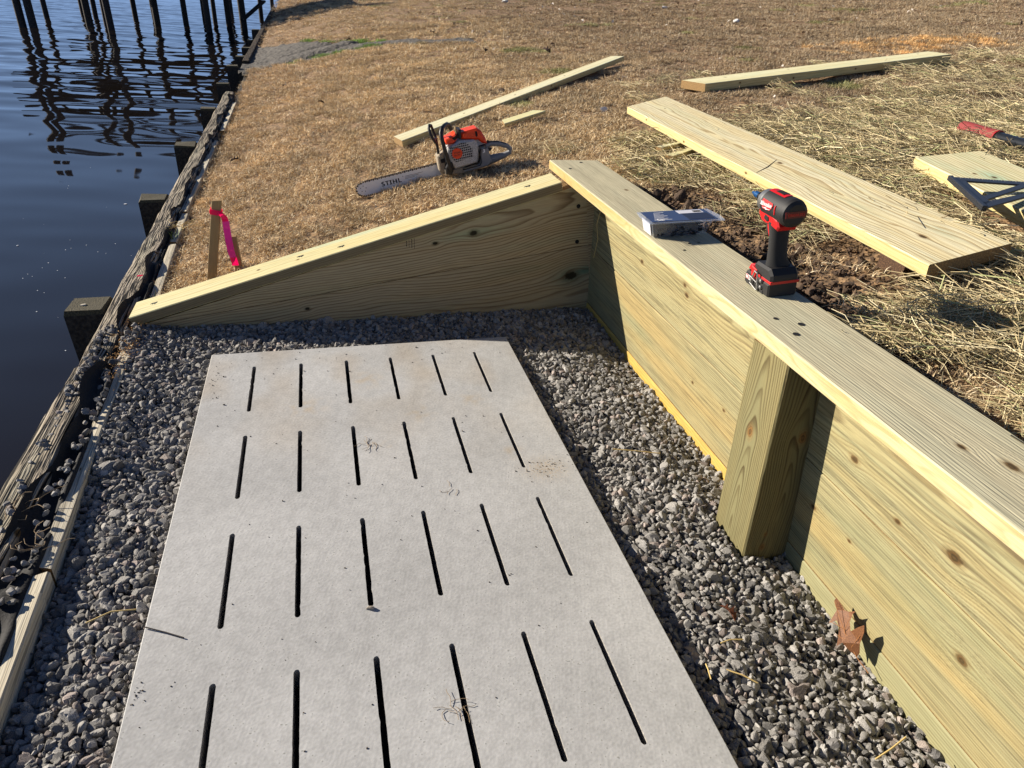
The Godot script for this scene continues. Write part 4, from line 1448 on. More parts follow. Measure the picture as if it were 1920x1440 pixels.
func build_chainsaw() -> void:
	var t := thing("chainsaw", "orange and white chainsaw standing in the dry grass, its long bar pointing left", "chainsaw", T(SAW.x, SAW.y, -2.48))
	var white := mottled(Color(0.58, 0.57, 0.55), Color(0.76, 0.76, 0.75), 0.03, 9.0, 0.5, false)
	var orange := mottled(Color(0.78, 0.20, 0.04), Color(0.92, 0.27, 0.05), 0.04, 9.0, 0.45, false)
	var blk := mat(Color(0.06, 0.06, 0.065), 0.5)
	var grey := mat(Color(0.50, 0.50, 0.50), 0.5)
	var dirt := mottled(Color(0.36, 0.31, 0.24), Color(0.70, 0.66, 0.58), 0.05, 14.0, 0.8, false)
	var steel := mat(Color(0.84, 0.85, 0.86), 0.5, 0.0)
	# guide bar with its chain
	var bar := part("guide_bar", t, steel, S([0.054, 0.231, 0.050, 0.245, 0.053, 0.258, 0.067, 0.271, 0.089, 0.281, 0.241, 0.318, 0.455, 0.371, 0.475, 0.318, 0.283, 0.262, 0.162, 0.233, 0.090, 0.217, 0.066, 0.220]), -0.052, -0.047, 0.001)
	var cm := MB.new()
	var loop := [Vector2(0.47, 0.378), Vector2(0.241, 0.321), Vector2(0.088, 0.284), Vector2(0.065, 0.274), Vector2(0.050, 0.259), Vector2(0.046, 0.245), Vector2(0.051, 0.229), Vector2(0.066, 0.216), Vector2(0.090, 0.213), Vector2(0.283, 0.258), Vector2(0.47, 0.30)]
	var nlink := 0
	for i in loop.size() - 1:
		var a: Vector2 = loop[i]
		var b: Vector2 = loop[i + 1]
		var l := (b - a).length()
		var cnt := maxi(1, int(l / 0.0095))
		for q in cnt:
			var c := a.lerp(b, (q + 0.5) / cnt) - SAW
			var ang := (b - a).angle() + PI
			var hgt := 0.0035 if nlink % 2 == 0 else 0.0062
			prism(cm, blk, P([-0.0045, -0.003, 0.0045, -0.003, 0.0035, hgt * 0.7, 0.001, hgt, -0.0035, hgt * 0.5]), T(c.x, c.y, 0, 0, 0, ang + PI), -0.0535, -0.0455)
			nlink += 1
	obj("chain", cm.commit(), t)
	var tilt := 0.238
	lettering("STIHL", 0.021, M.ink, bar, Transform3D(Basis.from_euler(Vector3(0, 0, 0.225)), V(0.218, 0.281, -0.0466)), "lettering", "Droid Sans", true, 1.28)
	lettering("®", 0.005, M.ink, bar, Transform3D(Basis.from_euler(Vector3(0, 0, tilt)), V(0.274, 0.309, -0.0466)))
	var fine := MB.new()
	for k in 3:
		prism(fine, M.ink, P([0, 0, 0.09 - 0.02 * k, 0, 0.09 - 0.02 * k, 0.0012, 0, 0.0012]), Transform3D(Basis.from_euler(Vector3(0, 0, tilt)), V(0.285, 0.309 - k * 0.006, -0.0466)), 0, 0.0006)
	obj("fine_print", fine.commit(), bar)
	var nose := MB.new()
	for k in 5:
		var a := TAU * k / 5 + 0.4
		prism(nose, M.black, P([-.0018, -.0018, .0018, -.0018, .0018, .0018, -.0018, .0018]), T(0.082 - SAW.x + 0.014 * cos(a), 0.249 - SAW.y + 0.014 * sin(a), -0.0466), 0, 0.0005)
	obj("rivet", nose.commit(), bar)
	# crankcase and tank along the bottom
	part("crankcase", t, dirt, S([0.466, 0.362, 0.519, 0.364, 0.634, 0.386, 0.679, 0.399, 0.690, 0.380, 0.560, 0.342, 0.471, 0.332]), -0.06, 0.04, 0.005)
	part("engine_housing", t, white, S([0.470, 0.440, 0.500, 0.480, 0.545, 0.500, 0.640, 0.500, 0.668, 0.480, 0.675, 0.400, 0.520, 0.360, 0.474, 0.365]), -0.055, 0.020, 0.006)
	# starter cover with its grille
	var st := part("starter_cover", t, white, S([0.482, 0.462, 0.500, 0.474, 0.534, 0.496, 0.606, 0.502, 0.630, 0.478, 0.632, 0.440, 0.627, 0.396, 0.519, 0.365, 0.496, 0.392, 0.482, 0.432]), 0.018, 0.048, 0.008)
	var recess := part("grille_opening", st, M.black, S([0.487, 0.463, 0.543, 0.488, 0.567, 0.490, 0.598, 0.462, 0.602, 0.426, 0.519, 0.397, 0.500, 0.413]), 0.0475, 0.0486, 0.0)
	var gm := MB.new()
	var region := S([0.487, 0.463, 0.543, 0.488, 0.567, 0.490, 0.598, 0.462, 0.602, 0.426, 0.519, 0.397, 0.500, 0.413])
	var dir := Vector2(cos(0.22), sin(0.22))
	for k in 8:
		var c := Vector2(0.55, 0.402 + k * 0.0112) - SAW
		var seg := Geometry2D.intersect_polyline_with_polygon(PackedVector2Array([c - dir * 0.12, c + dir * 0.12]), region)
		for s in seg:
			var u := (s[s.size() - 1] - s[0])
			if u.length() < 0.004: continue
			var nn := u.normalized().orthogonal() * 0.0017
			prism(gm, white, PackedVector2Array([s[0] - nn, s[s.size() - 1] - nn, s[s.size() - 1] + nn, s[0] + nn]), Transform3D.IDENTITY, 0.0484, 0.0515)
	var dv := dir.orthogonal()
	for k in 13:
		var c := Vector2(0.48 + k * 0.0098, 0.44) - SAW
		var seg := Geometry2D.intersect_polyline_with_polygon(PackedVector2Array([c - dv * 0.1, c + dv * 0.1]), region)
		for s in seg:
			var u := (s[s.size() - 1] - s[0])
			if u.length() < 0.004: continue
			var nn := u.normalized().orthogonal() * 0.0011
			prism(gm, white, PackedVector2Array([s[0] - nn, s[s.size() - 1] - nn, s[s.size() - 1] + nn, s[0] + nn]), Transform3D.IDENTITY, 0.0482, 0.0508)
	obj("grille", gm.commit(), st)
	var disc := PackedVector2Array()
	for i in 22: disc.append(Vector2(0.524, 0.440) - SAW + Vector2(cos(TAU * i / 22), sin(TAU * i / 22)) * 0.0255)
	var badge := part("badge", st, orange, disc, 0.049, 0.0535, 0.0015)
	lettering("STIHL", 0.0085, M.ink, badge, T(0.524 - SAW.x, 0.4435 - SAW.y, 0.0537, 0, 0, 0.2))
	lettering("MS 271", 0.0065, M.ink, badge, T(0.524 - SAW.x, 0.4315 - SAW.y, 0.0537, 0, 0, 0.2))
	# orange shroud, in front of and behind the black clamp
	part("top_cover", t, orange, S([0.543, 0.532, 0.620, 0.553, 0.642, 0.540, 0.664, 0.508, 0.674, 0.482, 0.650, 0.484, 0.630, 0.500, 0.545, 0.501]), -0.055, 0.036, 0.009)
	part("front_cover", t, orange, S([0.470, 0.498, 0.521, 0.526, 0.529, 0.508, 0.512, 0.482, 0.474, 0.474]), -0.055, 0.036, 0.006)
	var slot := part("cover_slot", t, M.black, S([0.610, 0.538, 0.620, 0.540, 0.624, 0.518, 0.616, 0.514]), 0.0362, 0.0378, 0.0)
	part("cover_recess", t, M.black, S([0.500, 0.505, 0.522, 0.522, 0.528, 0.508, 0.512, 0.496]), 0.0355, 0.0372, 0.0)
	part("cover_clip", t, blk, S([0.528, 0.546, 0.543, 0.546, 0.545, 0.505, 0.534, 0.503]), -0.03, 0.040, 0.003)
	# black seam, tank and rear handle
	part("rubber_seam", t, blk, S([0.622, 0.470, 0.662, 0.482, 0.668, 0.462, 0.640, 0.456, 0.636, 0.400, 0.560, 0.368, 0.556, 0.362, 0.640, 0.384, 0.646, 0.400]), 0.030, 0.047, 0.002)
	part("rear_housing", t, grey, S([0.640, 0.466, 0.664, 0.475, 0.680, 0.458, 0.690, 0.420, 0.700, 0.400, 0.680, 0.378, 0.560, 0.345, 0.556, 0.362, 0.640, 0.388]), -0.045, 0.042, 0.006)
	var sw := part("choke_mark", t, M.white, S([0.648, 0.462, 0.660, 0.458, 0.662, 0.444, 0.650, 0.440, 0.656, 0.450]), 0.0422, 0.0436, 0.0)
	var hm := MB.new()
	tube(hm, grey, [V(0.672, 0.465, 0), V(0.700, 0.476, 0), V(0.740, 0.476, 0), V(0.780, 0.466, 0), V(0.797, 0.452, 0), V(0.796, 0.436, 0), V(0.770, 0.422, 0), V(0.720, 0.407, 0), V(0.670, 0.392, 0)], [0.013, 0.012, 0.0125, 0.012, 0.0125, 0.012, 0.014, 0.020, 0.026], 10)
	obj("rear_handle", hm.commit(), t)
	part("throttle_lock", t, blk, S([0.676, 0.482, 0.684, 0.494, 0.690, 0.488, 0.735, 0.489, 0.775, 0.480, 0.770, 0.474, 0.72, 0.480]), -0.008, 0.008, 0.002)
	part("throttle_trigger", t, blk, S([0.676, 0.458, 0.706, 0.458, 0.700, 0.444, 0.690, 0.440]), -0.006, 0.006, 0.002)
	# wrap handle: up the near side, over the top, down the far side
	var wm := MB.new()
	tube(wm, blk, [V(0.497, 0.362, 0.052), V(0.480, 0.408, 0.058), V(0.463, 0.457, 0.060), V(0.449, 0.506, 0.058), V(0.445, 0.532, 0.050), V(0.453, 0.549, 0.030), V(0.470, 0.556, -0.004), V(0.490, 0.555, -0.05), V(0.505, 0.545, -0.09), V(0.52, 0.52, -0.10)], 0.0098, 10)
	obj("wrap_handle", wm.commit(), t)
	part("handle_foot", t, blk, S([0.482, 0.400, 0.502, 0.398, 0.512, 0.366, 0.500, 0.338, 0.472, 0.342, 0.470, 0.372]), 0.015, 0.05, 0.004)
	# hand guard: an open loop in front of the wrap handle
	var gd := MB.new()
	tube(gd, blk, [V(0.440, 0.430, 0.012), V(0.434, 0.470, 0.015), V(0.416, 0.494, 0.02), V(0.401, 0.520, 0.02), V(0.394, 0.545, 0.01), V(0.400, 0.556, -0.01), V(0.412, 0.550, -0.04), V(0.424, 0.522, -0.045), V(0.436, 0.492, -0.035), V(0.446, 0.43, -0.03)], 0.0066, 8)
	tube(gd, blk, [V(0.416, 0.494, 0.02), V(0.430, 0.497, -0.01), V(0.436, 0.492, -0.035)], 0.006, 7)
	obj("hand_guard", gd.commit(), t)
	part("front_plate", t, dirt, S([0.434, 0.416, 0.459, 0.440, 0.475, 0.388, 0.473, 0.360, 0.462, 0.322, 0.444, 0.350]), -0.055, 0.022, 0.005)
	part("muffler_guard", t, M.black, S([0.448, 0.405, 0.470, 0.412, 0.474, 0.392, 0.452, 0.388]), 0.0225, 0.025, 0.0)

# ---------------------------------------------------------------- impact driver
func build_driver() -> void:
	var t := thing("impact_driver", "red and black cordless impact driver standing on the wall cap", "impact driver", Transform3D(Basis.from_euler(Vector3(0, -0.03, 0.09)) * Basis.from_scale(Vector3.ONE * 0.96), Vector3(0.972, 0.5275, -0.492)))
	var blk := mat(Color(0.085, 0.083, 0.085), 0.62)
	var rub := mat(Color(0.12, 0.12, 0.12), 0.85)
	var red := mat(Color(0.72, 0.06, 0.07), 0.42)
	var steel := mat(Color(0.52, 0.52, 0.51), 0.42, 0.8)
	# profiles are (z, y): turn them so that depth runs across
	var side := Transform3D(Basis(Vector3(0, 0, 1), Vector3(0, 1, 0), Vector3(-1, 0, 0)), Vector3.ZERO)
	var batt := part("battery", t, blk, P([-0.060, 0.002, -0.058, 0.030, -0.052, 0.036, 0.058, 0.036, 0.060, 0.004, 0.056, 0, -0.056, 0]), -0.041, 0.041, 0.004, side)
	for k in 2:
		part("battery_foot", batt, rub, P([-0.048 + k * 0.055, -0.001, -0.046 + k * 0.055, 0.012, -0.020 + k * 0.055, 0.012, -0.016 + k * 0.055, -0.001]), -0.0425, 0.0425, 0.001, side)
	part("battery_top", batt, red, P([-0.060, 0.036, -0.052, 0.052, -0.042, 0.056, -0.010, 0.056, 0.000, 0.0362]), -0.036, 0.036, 0.005, side)
	part("battery_latch", batt, red, P([-0.030, 0.030, -0.030, 0.056, -0.006, 0.052, 0.0, 0.028]), -0.0425, 0.0425, 0.002, side)
	var lab := part("battery_label", batt, M.white, P([-0.052, 0.014, -0.052, 0.026, -0.026, 0.026, -0.026, 0.014]), 0.0408, 0.0416, 0.0, side)
	part("label_field", lab, red, P([-0.0515, 0.0145, -0.0515, 0.0255, -0.0385, 0.0255, -0.0385, 0.0145]), 0.0414, 0.0420, 0.0, side)
	lettering("M", 0.009, M.white, lab, Transform3D(Basis.from_euler(Vector3(0, -PI / 2, 0)), Vector3(-0.0421, 0.020, -0.045)))
	lettering("18", 0.009, M.ink, lab, Transform3D(Basis.from_euler(Vector3(0, -PI / 2, 0)), Vector3(-0.0417, 0.020, -0.032)))
	# foot of the tool on the battery
	part("tool_foot", t, blk, P([-0.006, 0.0365, -0.030, 0.060, -0.018, 0.072, 0.046, 0.074, 0.060, 0.060, 0.062, 0.050, 0.062, 0.0365]), -0.039, 0.039, 0.006, side)
	part("red_band", t, red, P([-0.004, 0.037, 0.0625, 0.037, 0.0625, 0.044, 0.0, 0.044]), -0.0402, 0.0402, 0.001, side)
	# belt clip
	var cl := MB.new()
	for a in [[[-0.004, 0.052], [-0.018, 0.014]], [[-0.004, 0.052], [0.010, 0.050]], [[0.010, 0.050], [0.016, 0.006]], [[-0.018, 0.014], [0.016, 0.006]], [[-0.012, 0.030], [0.012, 0.026]]]:
		var p0 := Vector3(-0.0475, a[0][1], a[0][0])
		var p1 := Vector3(-0.0475, a[1][1], a[1][0])
		tube(cl, steel, [p0, p1], 0.0032, 6, true, Vector2(1.0, 0.5))
	obj("belt_clip", cl.commit(), t)
	var bolt := MB.new()
	for q in [[0.024, 0.034], [0.026, 0.018]]:
		lathe(bolt, steel, [Vector2(0, 0.008), Vector2(0.005, 0.006), Vector2(0.006, 0)], Transform3D(Basis.from_euler(Vector3(0, 0, PI / 2)), Vector3(-0.040, q[1], q[0])), 10)
	obj("clip_screw", bolt.commit(), t)
	# grip
	var gm := MB.new()
	tube(gm, rub, [Vector3(0, 0.066, 0.020), Vector3(0, 0.085, 0.012), Vector3(0, 0.115, 0.006), Vector3(0, 0.150, 0.002), Vector3(0, 0.180, -0.002)], [0.029, 0.0225, 0.0205, 0.0215, 0.025], 16, true, Vector2(0.86, 1.2))
	obj("grip", gm.commit(), t)
	part("grip_inlay", t, red, P([-0.030, 0.178, -0.012, 0.178, -0.008, 0.150, 0.006, 0.118, 0.005, 0.085, 0.001, 0.112, -0.012, 0.140, -0.024, 0.160]), -0.0196, 0.0196, 0.001, side)
	part("trigger_housing", t, red, P([-0.062, 0.205, -0.060, 0.186, -0.044, 0.172, -0.030, 0.170, -0.006, 0.172, 0.030, 0.166, 0.036, 0.178, 0.026, 0.192, -0.040, 0.210]), -0.028, 0.028, 0.004, side)
	part("reverse_button", t, M.black, P([-0.030, 0.182, -0.028, 0.192, -0.012, 0.190, -0.008, 0.182, -0.016, 0.178]), -0.0305, 0.0305, 0.001, side)
	part("trigger", t, blk, P([-0.052, 0.172, -0.036, 0.172, -0.026, 0.140, -0.034, 0.132, -0.046, 0.150]), -0.010, 0.010, 0.003, side)
	# head: a barrel along z with a steel nose
	var ax := Transform3D(Basis.from_euler(Vector3(-PI / 2, 0, 0)), Vector3(0, 0.214, 0))   # local +y runs forward (-z)
	var hb := MB.new()
	lathe(hb, blk, [Vector2(0.0, -0.058), Vector2(0.024, -0.058), Vector2(0.0325, -0.053), Vector2(0.0355, -0.044), Vector2(0.0355, -0.024), Vector2(0.0345, -0.023), Vector2(0.0345, 0.050), Vector2(0.032, 0.054)], ax, 32)
	var barrel := obj("barrel", hb.commit(), t)
	var nz := MB.new()
	lathe(nz, steel, [Vector2(0.0325, 0.052), Vector2(0.0318, 0.060), Vector2(0.029, 0.074), Vector2(0.020, 0.086), Vector2(0.016, 0.092), Vector2(0.0155, 0.094), Vector2(0.0, 0.094)], ax, 28)
	obj("steel_nose", nz.commit(), t)
	var ck := MB.new()
	lathe(ck, mat(Color(0.10, 0.10, 0.11), 0.4, 0.6), [Vector2(0.0105, 0.093), Vector2(0.0105, 0.108), Vector2(0.008, 0.112), Vector2(0, 0.112)], ax, 16)
	obj("chuck", ck.commit(), t)
	var bit := MB.new()
	lathe(bit, mat(Color(0.10, 0.30, 0.50), 0.35, 0.4), [Vector2(0.006, 0.111), Vector2(0.0085, 0.113), Vector2(0.0085, 0.130), Vector2(0.006, 0.133), Vector2(0.004, 0.146), Vector2(0, 0.147)], ax, 8)
	obj("blue_bit", bit.commit(), t)
	# red panels let into the barrel
	var tp := MB.new()
	for k in 6:
		var a0 := PI / 2 - 0.42 + 0.84 * k / 6
		var a1 := PI / 2 - 0.42 + 0.84 * (k + 1) / 6
		var r := 0.0358
		tp.quad(red, Vector3(cos(a0) * r, 0.214 + sin(a0) * r, -0.049), Vector3(cos(a1) * r, 0.214 + sin(a1) * r, -0.049), Vector3(cos(a1) * r, 0.214 + sin(a1) * r, 0.020), Vector3(cos(a0) * r, 0.214 + sin(a0) * r, 0.020), Vector3(cos(a0), sin(a0), 0))
	obj("top_panel", tp.commit(), t)
	part("top_window", t, M.black, P([-0.008, -0.028, 0.008, -0.028, 0.009, 0.006, -0.009, 0.006]), 0.0, 0.0012, 0.0, Transform3D(Basis(Vector3(1, 0, 0), Vector3(0, 0, 1), Vector3(0, -1, 0)), Vector3(0, 0.2505, 0)))
	var lb := MB.new()
	var dia := [[-0.044, 0.0], [-0.040, 0.011], [0.004, 0.009], [0.010, 0.003], [-0.002, -0.010], [-0.034, -0.012]]
	var put := func(z: float, h: float, r: float) -> Vector3:
		var a := PI - h / 0.035 + 0.05 - 0.22
		return Vector3(cos(a) * r, 0.214 + sin(a) * r, z)
	for k in 4:
		lb.tri(red, put.call(dia[0][0], dia[0][1], 0.0362), put.call(dia[k + 1][0], dia[k + 1][1], 0.0366), put.call(dia[k + 2][0], dia[k + 2][1], 0.0366), Vector3(-1, 0.2, 0))
	var label := obj("brand_label", lb.commit(), t)
	lettering("Milwaukee", 0.0092, M.white, label, Transform3D(Basis.from_euler(Vector3(0, -PI / 2, 0)) * Basis.from_euler(Vector3(-0.16, 0, 0.05)), Vector3(-0.0375, 0.2215, -0.0175)), "lettering", "Droid Serif", true, 0.72)
	part("lightning_bolt", label, M.white, P([-0.036, 0.2105, -0.014, 0.214, -0.016, 0.2115, 0.004, 0.2135, -0.020, 0.2085, -0.018, 0.211]), 0.0366, 0.0374, 0.0, side)
	var slit := MB.new()
	tube(slit, red, [put.call(0.018, 0.008, 0.0352), put.call(0.019, 0.0, 0.0354), put.call(0.020, -0.014, 0.0352)], 0.0022, 6)
	obj("vent_slit", slit.commit(), t)
	# rear cap plate with its word
	var rc := part("rear_plate", t, mat(Color(0.36, 0.03, 0.04), 0.5), P([-0.027, -0.008, 0.027, -0.008, 0.029, 0.008, -0.029, 0.008]), 0.0575, 0.0590, 0.0, Transform3D(Basis.IDENTITY, Vector3(0, 0.214, 0)))
	lettering("BRUSHLESS", 0.0068, red, rc, T(0, 0.214, 0.0592), "lettering", "Droid Sans", true, 0.9)

# ---------------------------------------------------------------- plastic tray of screws
func build_tray() -> void:
	var t := thing("screw_package", "clear plastic package of dark screws with a printed blue lid on the wall cap", "package", Transform3D(Basis.from_euler(Vector3(0, -0.02, 0.045)), Vector3(0.928, 0.5265, -0.938)))
	var clear := mat(Color(0.92, 0.95, 1.0, 0.10), 0.06)
	clear.transparency = BaseMaterial3D.TRANSPARENCY_ALPHA
	var shell := MB.new()
	var b := [Vector3(-0.088, 0.001, 0.036), Vector3(0.082, 0.001, 0.030), Vector3(0.084, 0.001, -0.046), Vector3(-0.088, 0.001, -0.042)]
	var u := [Vector3(-0.100, 0.050, 0.043), Vector3(0.098, 0.050, 0.038), Vector3(0.100, 0.050, -0.054), Vector3(-0.100, 0.050, -0.049)]
	for i in 4:
		var j := (i + 1) % 4
		shell.quad(clear, b[i], b[j], u[j], u[i], (b[i] + b[j]) - Vector3(0, 0, -0.006))
	obj("tray", shell.commit(), t)
	var lid := MB.new()
	prism(lid, clear, P([-0.118, -0.060, 0.122, -0.066, 0.130, -0.020, 0.122, 0.052, -0.112, 0.056, -0.120, 0.010]), T(0, 0.051, 0, -PI / 2), 0.0, 0.003, 0.001)
	var ld := obj("lid", lid.commit(), t)
	var card := part("printed_card", ld, mat(Color(0.17, 0.21, 0.33), 0.3), P([-0.104, -0.050, 0.104, -0.054, 0.106, 0.046, -0.102, 0.048]), 0.0, 0.001, 0.0, T(0, 0.0542, 0, -PI / 2))
	part("white_panel", card, mat(Color(0.78, 0.78, 0.80), 0.4), P([0.010, 0.012, 0.090, 0.012, 0.090, 0.042, 0.010, 0.042]), 0.001, 0.0016, 0.0, T(0, 0.0542, 0, -PI / 2))
	part("dark_panel", card, mat(Color(0.10, 0.10, 0.16), 0.4), P([0.016, -0.046, 0.098, -0.046, 0.098, 0.008, 0.016, 0.008]), 0.001, 0.0016, 0.0, T(0, 0.0542, 0, -PI / 2))
	var bars := MB.new()
	for k in 14:
		var w := 0.0006 + 0.0008 * float((k * 7) % 3)
		prism(bars, M.black, P([0.06 + k * 0.0019, 0.018, 0.06 + k * 0.0019 + w, 0.018, 0.06 + k * 0.0019 + w, 0.034, 0.06 + k * 0.0019, 0.034]), T(0, 0.0542, 0, -PI / 2), 0.0016, 0.0021)
	obj("bar_marks", bars.commit(), card)
	var tx := MB.new()
	for k in 7:
		prism(tx, M.white, P([-0.09 + 0.004 * k, -0.036 + k * 0.011, -0.035 - 0.008 * (k % 3), -0.036 + k * 0.011, -0.035 - 0.008 * (k % 3), -0.0335 + k * 0.011, -0.09 + 0.004 * k, -0.0335 + k * 0.011]), T(0, 0.0542, 0, -PI / 2), 0.001, 0.0015)
	obj("print_lines", tx.commit(), card)
	lettering("5", 0.014, M.white, card, Transform3D(Basis.from_euler(Vector3(-PI / 2, 0, 0)), Vector3(-0.078, 0.0556, 0.036)))
	lettering("lb", 0.009, M.white, card, Transform3D(Basis.from_euler(Vector3(-PI / 2, 0, 0)), Vector3(-0.066, 0.0556, 0.037)))
	part("side_label", t, mat(Color(0.80, 0.80, 0.82), 0.4), P([-0.030, 0.006, 0.026, 0.006, 0.028, 0.046, -0.034, 0.046]), 0.0, 0.001, 0.0, Transform3D(Basis(Vector3(0, 0, 1), Vector3(-0.24, 1, 0).normalized(), Vector3(-1, -0.24, 0).normalized()), Vector3(-0.0905, 0.0, 0)))
	part("insert", t, mat(Color(0.035, 0.035, 0.04), 0.35), P([-0.084, 0.003, 0.052, 0.003, 0.056, 0.036, -0.088, 0.046]), -0.040, 0.033, 0.003)
	# the screws inside
	var sm := MB.new()
	var r := RandomNumberGenerator.new()
	r.seed = 5
	var steel := mat(Color(0.05, 0.047, 0.045), 0.5)
	for i in 700:
		var p := Vector3(r.randf_range(-0.062, 0.05), r.randf_range(0.005, 0.038), r.randf_range(-0.034, 0.030))
		var a := r.randfn(0, 0.35)
		var d := Vector3(cos(a), r.randf_range(-0.12, 0.12), sin(a)) * 0.024
		tube(sm, steel, [p - d, p + d], 0.0024, 5)
	obj("screws", sm.commit(), t)

# ---------------------------------------------------------------- loose lumber
func lumber(called: String, label: String, cat: String, a: Vector3, b: Vector3, thick: float, wid: float, mats: Array, cut0 := 0.0, cut1 := 0.0, grp := "") -> MeshInstance3D:
	var n := Vector3(-0.1, 1, 0)
	var o := obj(called, board((b - a).length(), thick, wid, mats, 0.003, cut0, cut1), self, frame(a, b, n))
	tag(o, label, cat, grp)
	return o

func over(x: float, z: float, dy: float) -> Vector3:
	return Vector3(x, lie(x, z) + dy, z)

func build_lumber() -> void:
	var s2 := tinted(M.stick, Color(1, 1, 0.97), Vector3(1, 1, 1), Vector3(0.3, 0.2, 0))
	var s3 := tinted(M.stick, Color(0.98, 0.98, 0.92), Vector3(0.4, 1, 1), Vector3(0.6, 0.4, 0))
	var edge := tinted(M.stick, Color(0.90, 0.84, 0.72), Vector3(1, 0.4, 1), Vector3(0.1, 0.3, 0))
	lumber("wide_plank", "wide pale pine plank with an eye knot lying between the wall cap and the hay", "plank", Vector3(1.735, 0.612, -3.0), Vector3(1.572, 0.600, -0.488), 0.038, 0.315, [M.big, edge, M.endgrain], 0.7, 0.24)
	var big: Node3D = get_node("wide_plank")
	var km := MB.new()
	tube(km, M.wet_wood, [big.transform.affine_inverse() * Vector3(1.485, 0.6, -1.42) * Vector3(1, 0, 1), big.transform.affine_inverse() * Vector3(1.565, 0.6, -1.475) * Vector3(1, 0, 1), big.transform.affine_inverse() * Vector3(1.66, 0.6, -1.56) * Vector3(1, 0, 1)], [0.001, 0.0022, 0.001], 5)
	obj("crosswise_crack", km.commit(), big)
	var blockp := over(1.50, -0.62, 0.045)
	lumber("support_block", "short wood block propping up the near end of the wide plank", "wood block", blockp + Vector3(-0.05, 0.0, 0.0), blockp + Vector3(0.25, 0.012, -0.04), 0.09, 0.09, [M.wet_wood, M.wet_wood, M.wet_wood])
	lumber("long_board", "long thin board lying slantwise on the lawn behind the chainsaw", "board", Vector3(0.33, lie(0.33, -3.265) + 0.06, -3.265), Vector3(2.38, lie(2.38, -5.09) + 0.07, -5.09), 0.036, 0.120, [M.stick, edge, M.endgrain], -0.5, 0.1)
	lumber("far_board", "single pale board lying level across the brown lawn at the upper right", "board", Vector3(2.32, lie(2.32, -3.59) + 0.065, -3.59), Vector3(4.47, lie(4.47, -3.865) + 0.08, -3.865), 0.05, 0.225, [s2, edge, M.endgrain], 0.15, -0.1)
	lumber("board_offcut", "short pale offcut lying alone on the lawn beside the long thin board", "offcut", over(0.945, -3.235, 0.04), over(1.20, -3.36, 0.045), 0.018, 0.085, [s3, edge, M.endgrain], -0.6, 0.35)
	lumber("board_offcut", "thin offcut nearest the wall cap, its end poking out from under the wide plank", "offcut", over(1.40, -1.975, 0.055), over(1.66, -2.13, 0.05), 0.022, 0.04, [s3, edge, M.endgrain])
	lumber("board_offcut", "thin offcut stick behind the other one at the wide plank's edge", "offcut", over(1.42, -2.13, 0.055), over(1.70, -2.26, 0.05), 0.018, 0.035, [s2, edge, M.endgrain])
	lumber("square_cut_board", "pale board with green-stained knots under the carpenter's square at the right edge", "board", Vector3(2.335, 0.664, -1.41), Vector3(2.055, 0.648, -0.44), 0.045, 0.295, [M.square_board, edge, M.endgrain], 0.24, 0.0)
	# carpenter's square
	var dk := mottled(Color(0.10, 0.11, 0.13), Color(0.19, 0.20, 0.22), 0.05, 10.0, 0.42, false)
	var sq := thing("speed_square", "dark grey triangular carpenter's square resting over the edge of the stained board", "carpenter's square", Transform3D(Basis(Vector3(0.9, 0.03, 0.435).normalized(), Vector3(-0.03, 1, 0.05).normalized(), Vector3(-0.435, -0.06, 0.9).normalized()).orthonormalized(), Vector3(1.954, 0.678, -0.993)))
	var l := 0.32
	var down := Transform3D(Basis(Vector3(1, 0, 0), Vector3(0, 0, 1), Vector3(0, -1, 0)), Vector3.ZERO)   # polygon (x, z), thickness below
	part("ruler_edge", sq, dk, P([0, 0, l, 0, l - 0.02, 0.038, 0.0, 0.038]), 0.0, 0.006, 0.001, down)
	part("fence_leg", sq, dk, P([0, 0.032, 0.028, 0.032, 0.028, 0.26, 0, 0.30]), 0.0, 0.006, 0.001, down)
	var dgl := Vector2(-1, 1).normalized()
	for k in 2:
		var off := 0.0 + 0.040 * k
		var w := 0.034 if k == 0 else 0.024
		var pa := Vector2(l - off * 1.4, 0.0)
		var pb := Vector2(0.0, l - off * 1.4)
		if k == 0:
			part("hypotenuse", sq, dk, PackedVector2Array([pa + Vector2(0, 0.031), pb, pb - Vector2(0, w * 1.4), pa - Vector2(w * 1.4 - 0.031, -0.031)]), 0.0, 0.006, 0.001, down)
		else:
			part("inner_bar", sq, dk, PackedVector2Array([pa + Vector2(-0.035, 0.034), Vector2(0.029, pb.y - 0.029), Vector2(0.029, pb.y - 0.029 - w * 1.4), pa + Vector2(-0.035 - w * 1.4, 0.034)]), 0.0, 0.006, 0.001, down)
	part("fence", sq, dk, P([-0.014, -0.004, 0.0, -0.004, 0.0, l, -0.014, l]), -0.004, 0.014, 0.002, down)
	var tk := MB.new()
	for k in 34:
		prism(tk, M.tick, P([0.02 + k * 0.0085, 0.003, 0.0215 + k * 0.0085, 0.003, 0.0215 + k * 0.0085, 0.009 if k % 4 else 0.014, 0.02 + k * 0.0085, 0.009 if k % 4 else 0.014]), down, -0.0006, 0.0)
	for k in 20:
		var c := Vector2(l - 0.05, 0.03).lerp(Vector2(0.03, l - 0.05), k / 20.0) + Vector2(-0.006, -0.006)
		prism(tk, M.tick, PackedVector2Array([c, c + Vector2(0.0015, 0), c + Vector2(-0.004, -0.005), c + Vector2(-0.0055, -0.005)]), down, -0.0006, 0.0)
	obj("scale_marks", tk.commit(), sq)
	# grey case at the picture's edge
	var tm := thing("tape_case", "small dark grey tool case on the square, cut by the photo's right edge", "tape measure", T(2.105, 0.676, -0.765, 0, 0.5, 0.02))
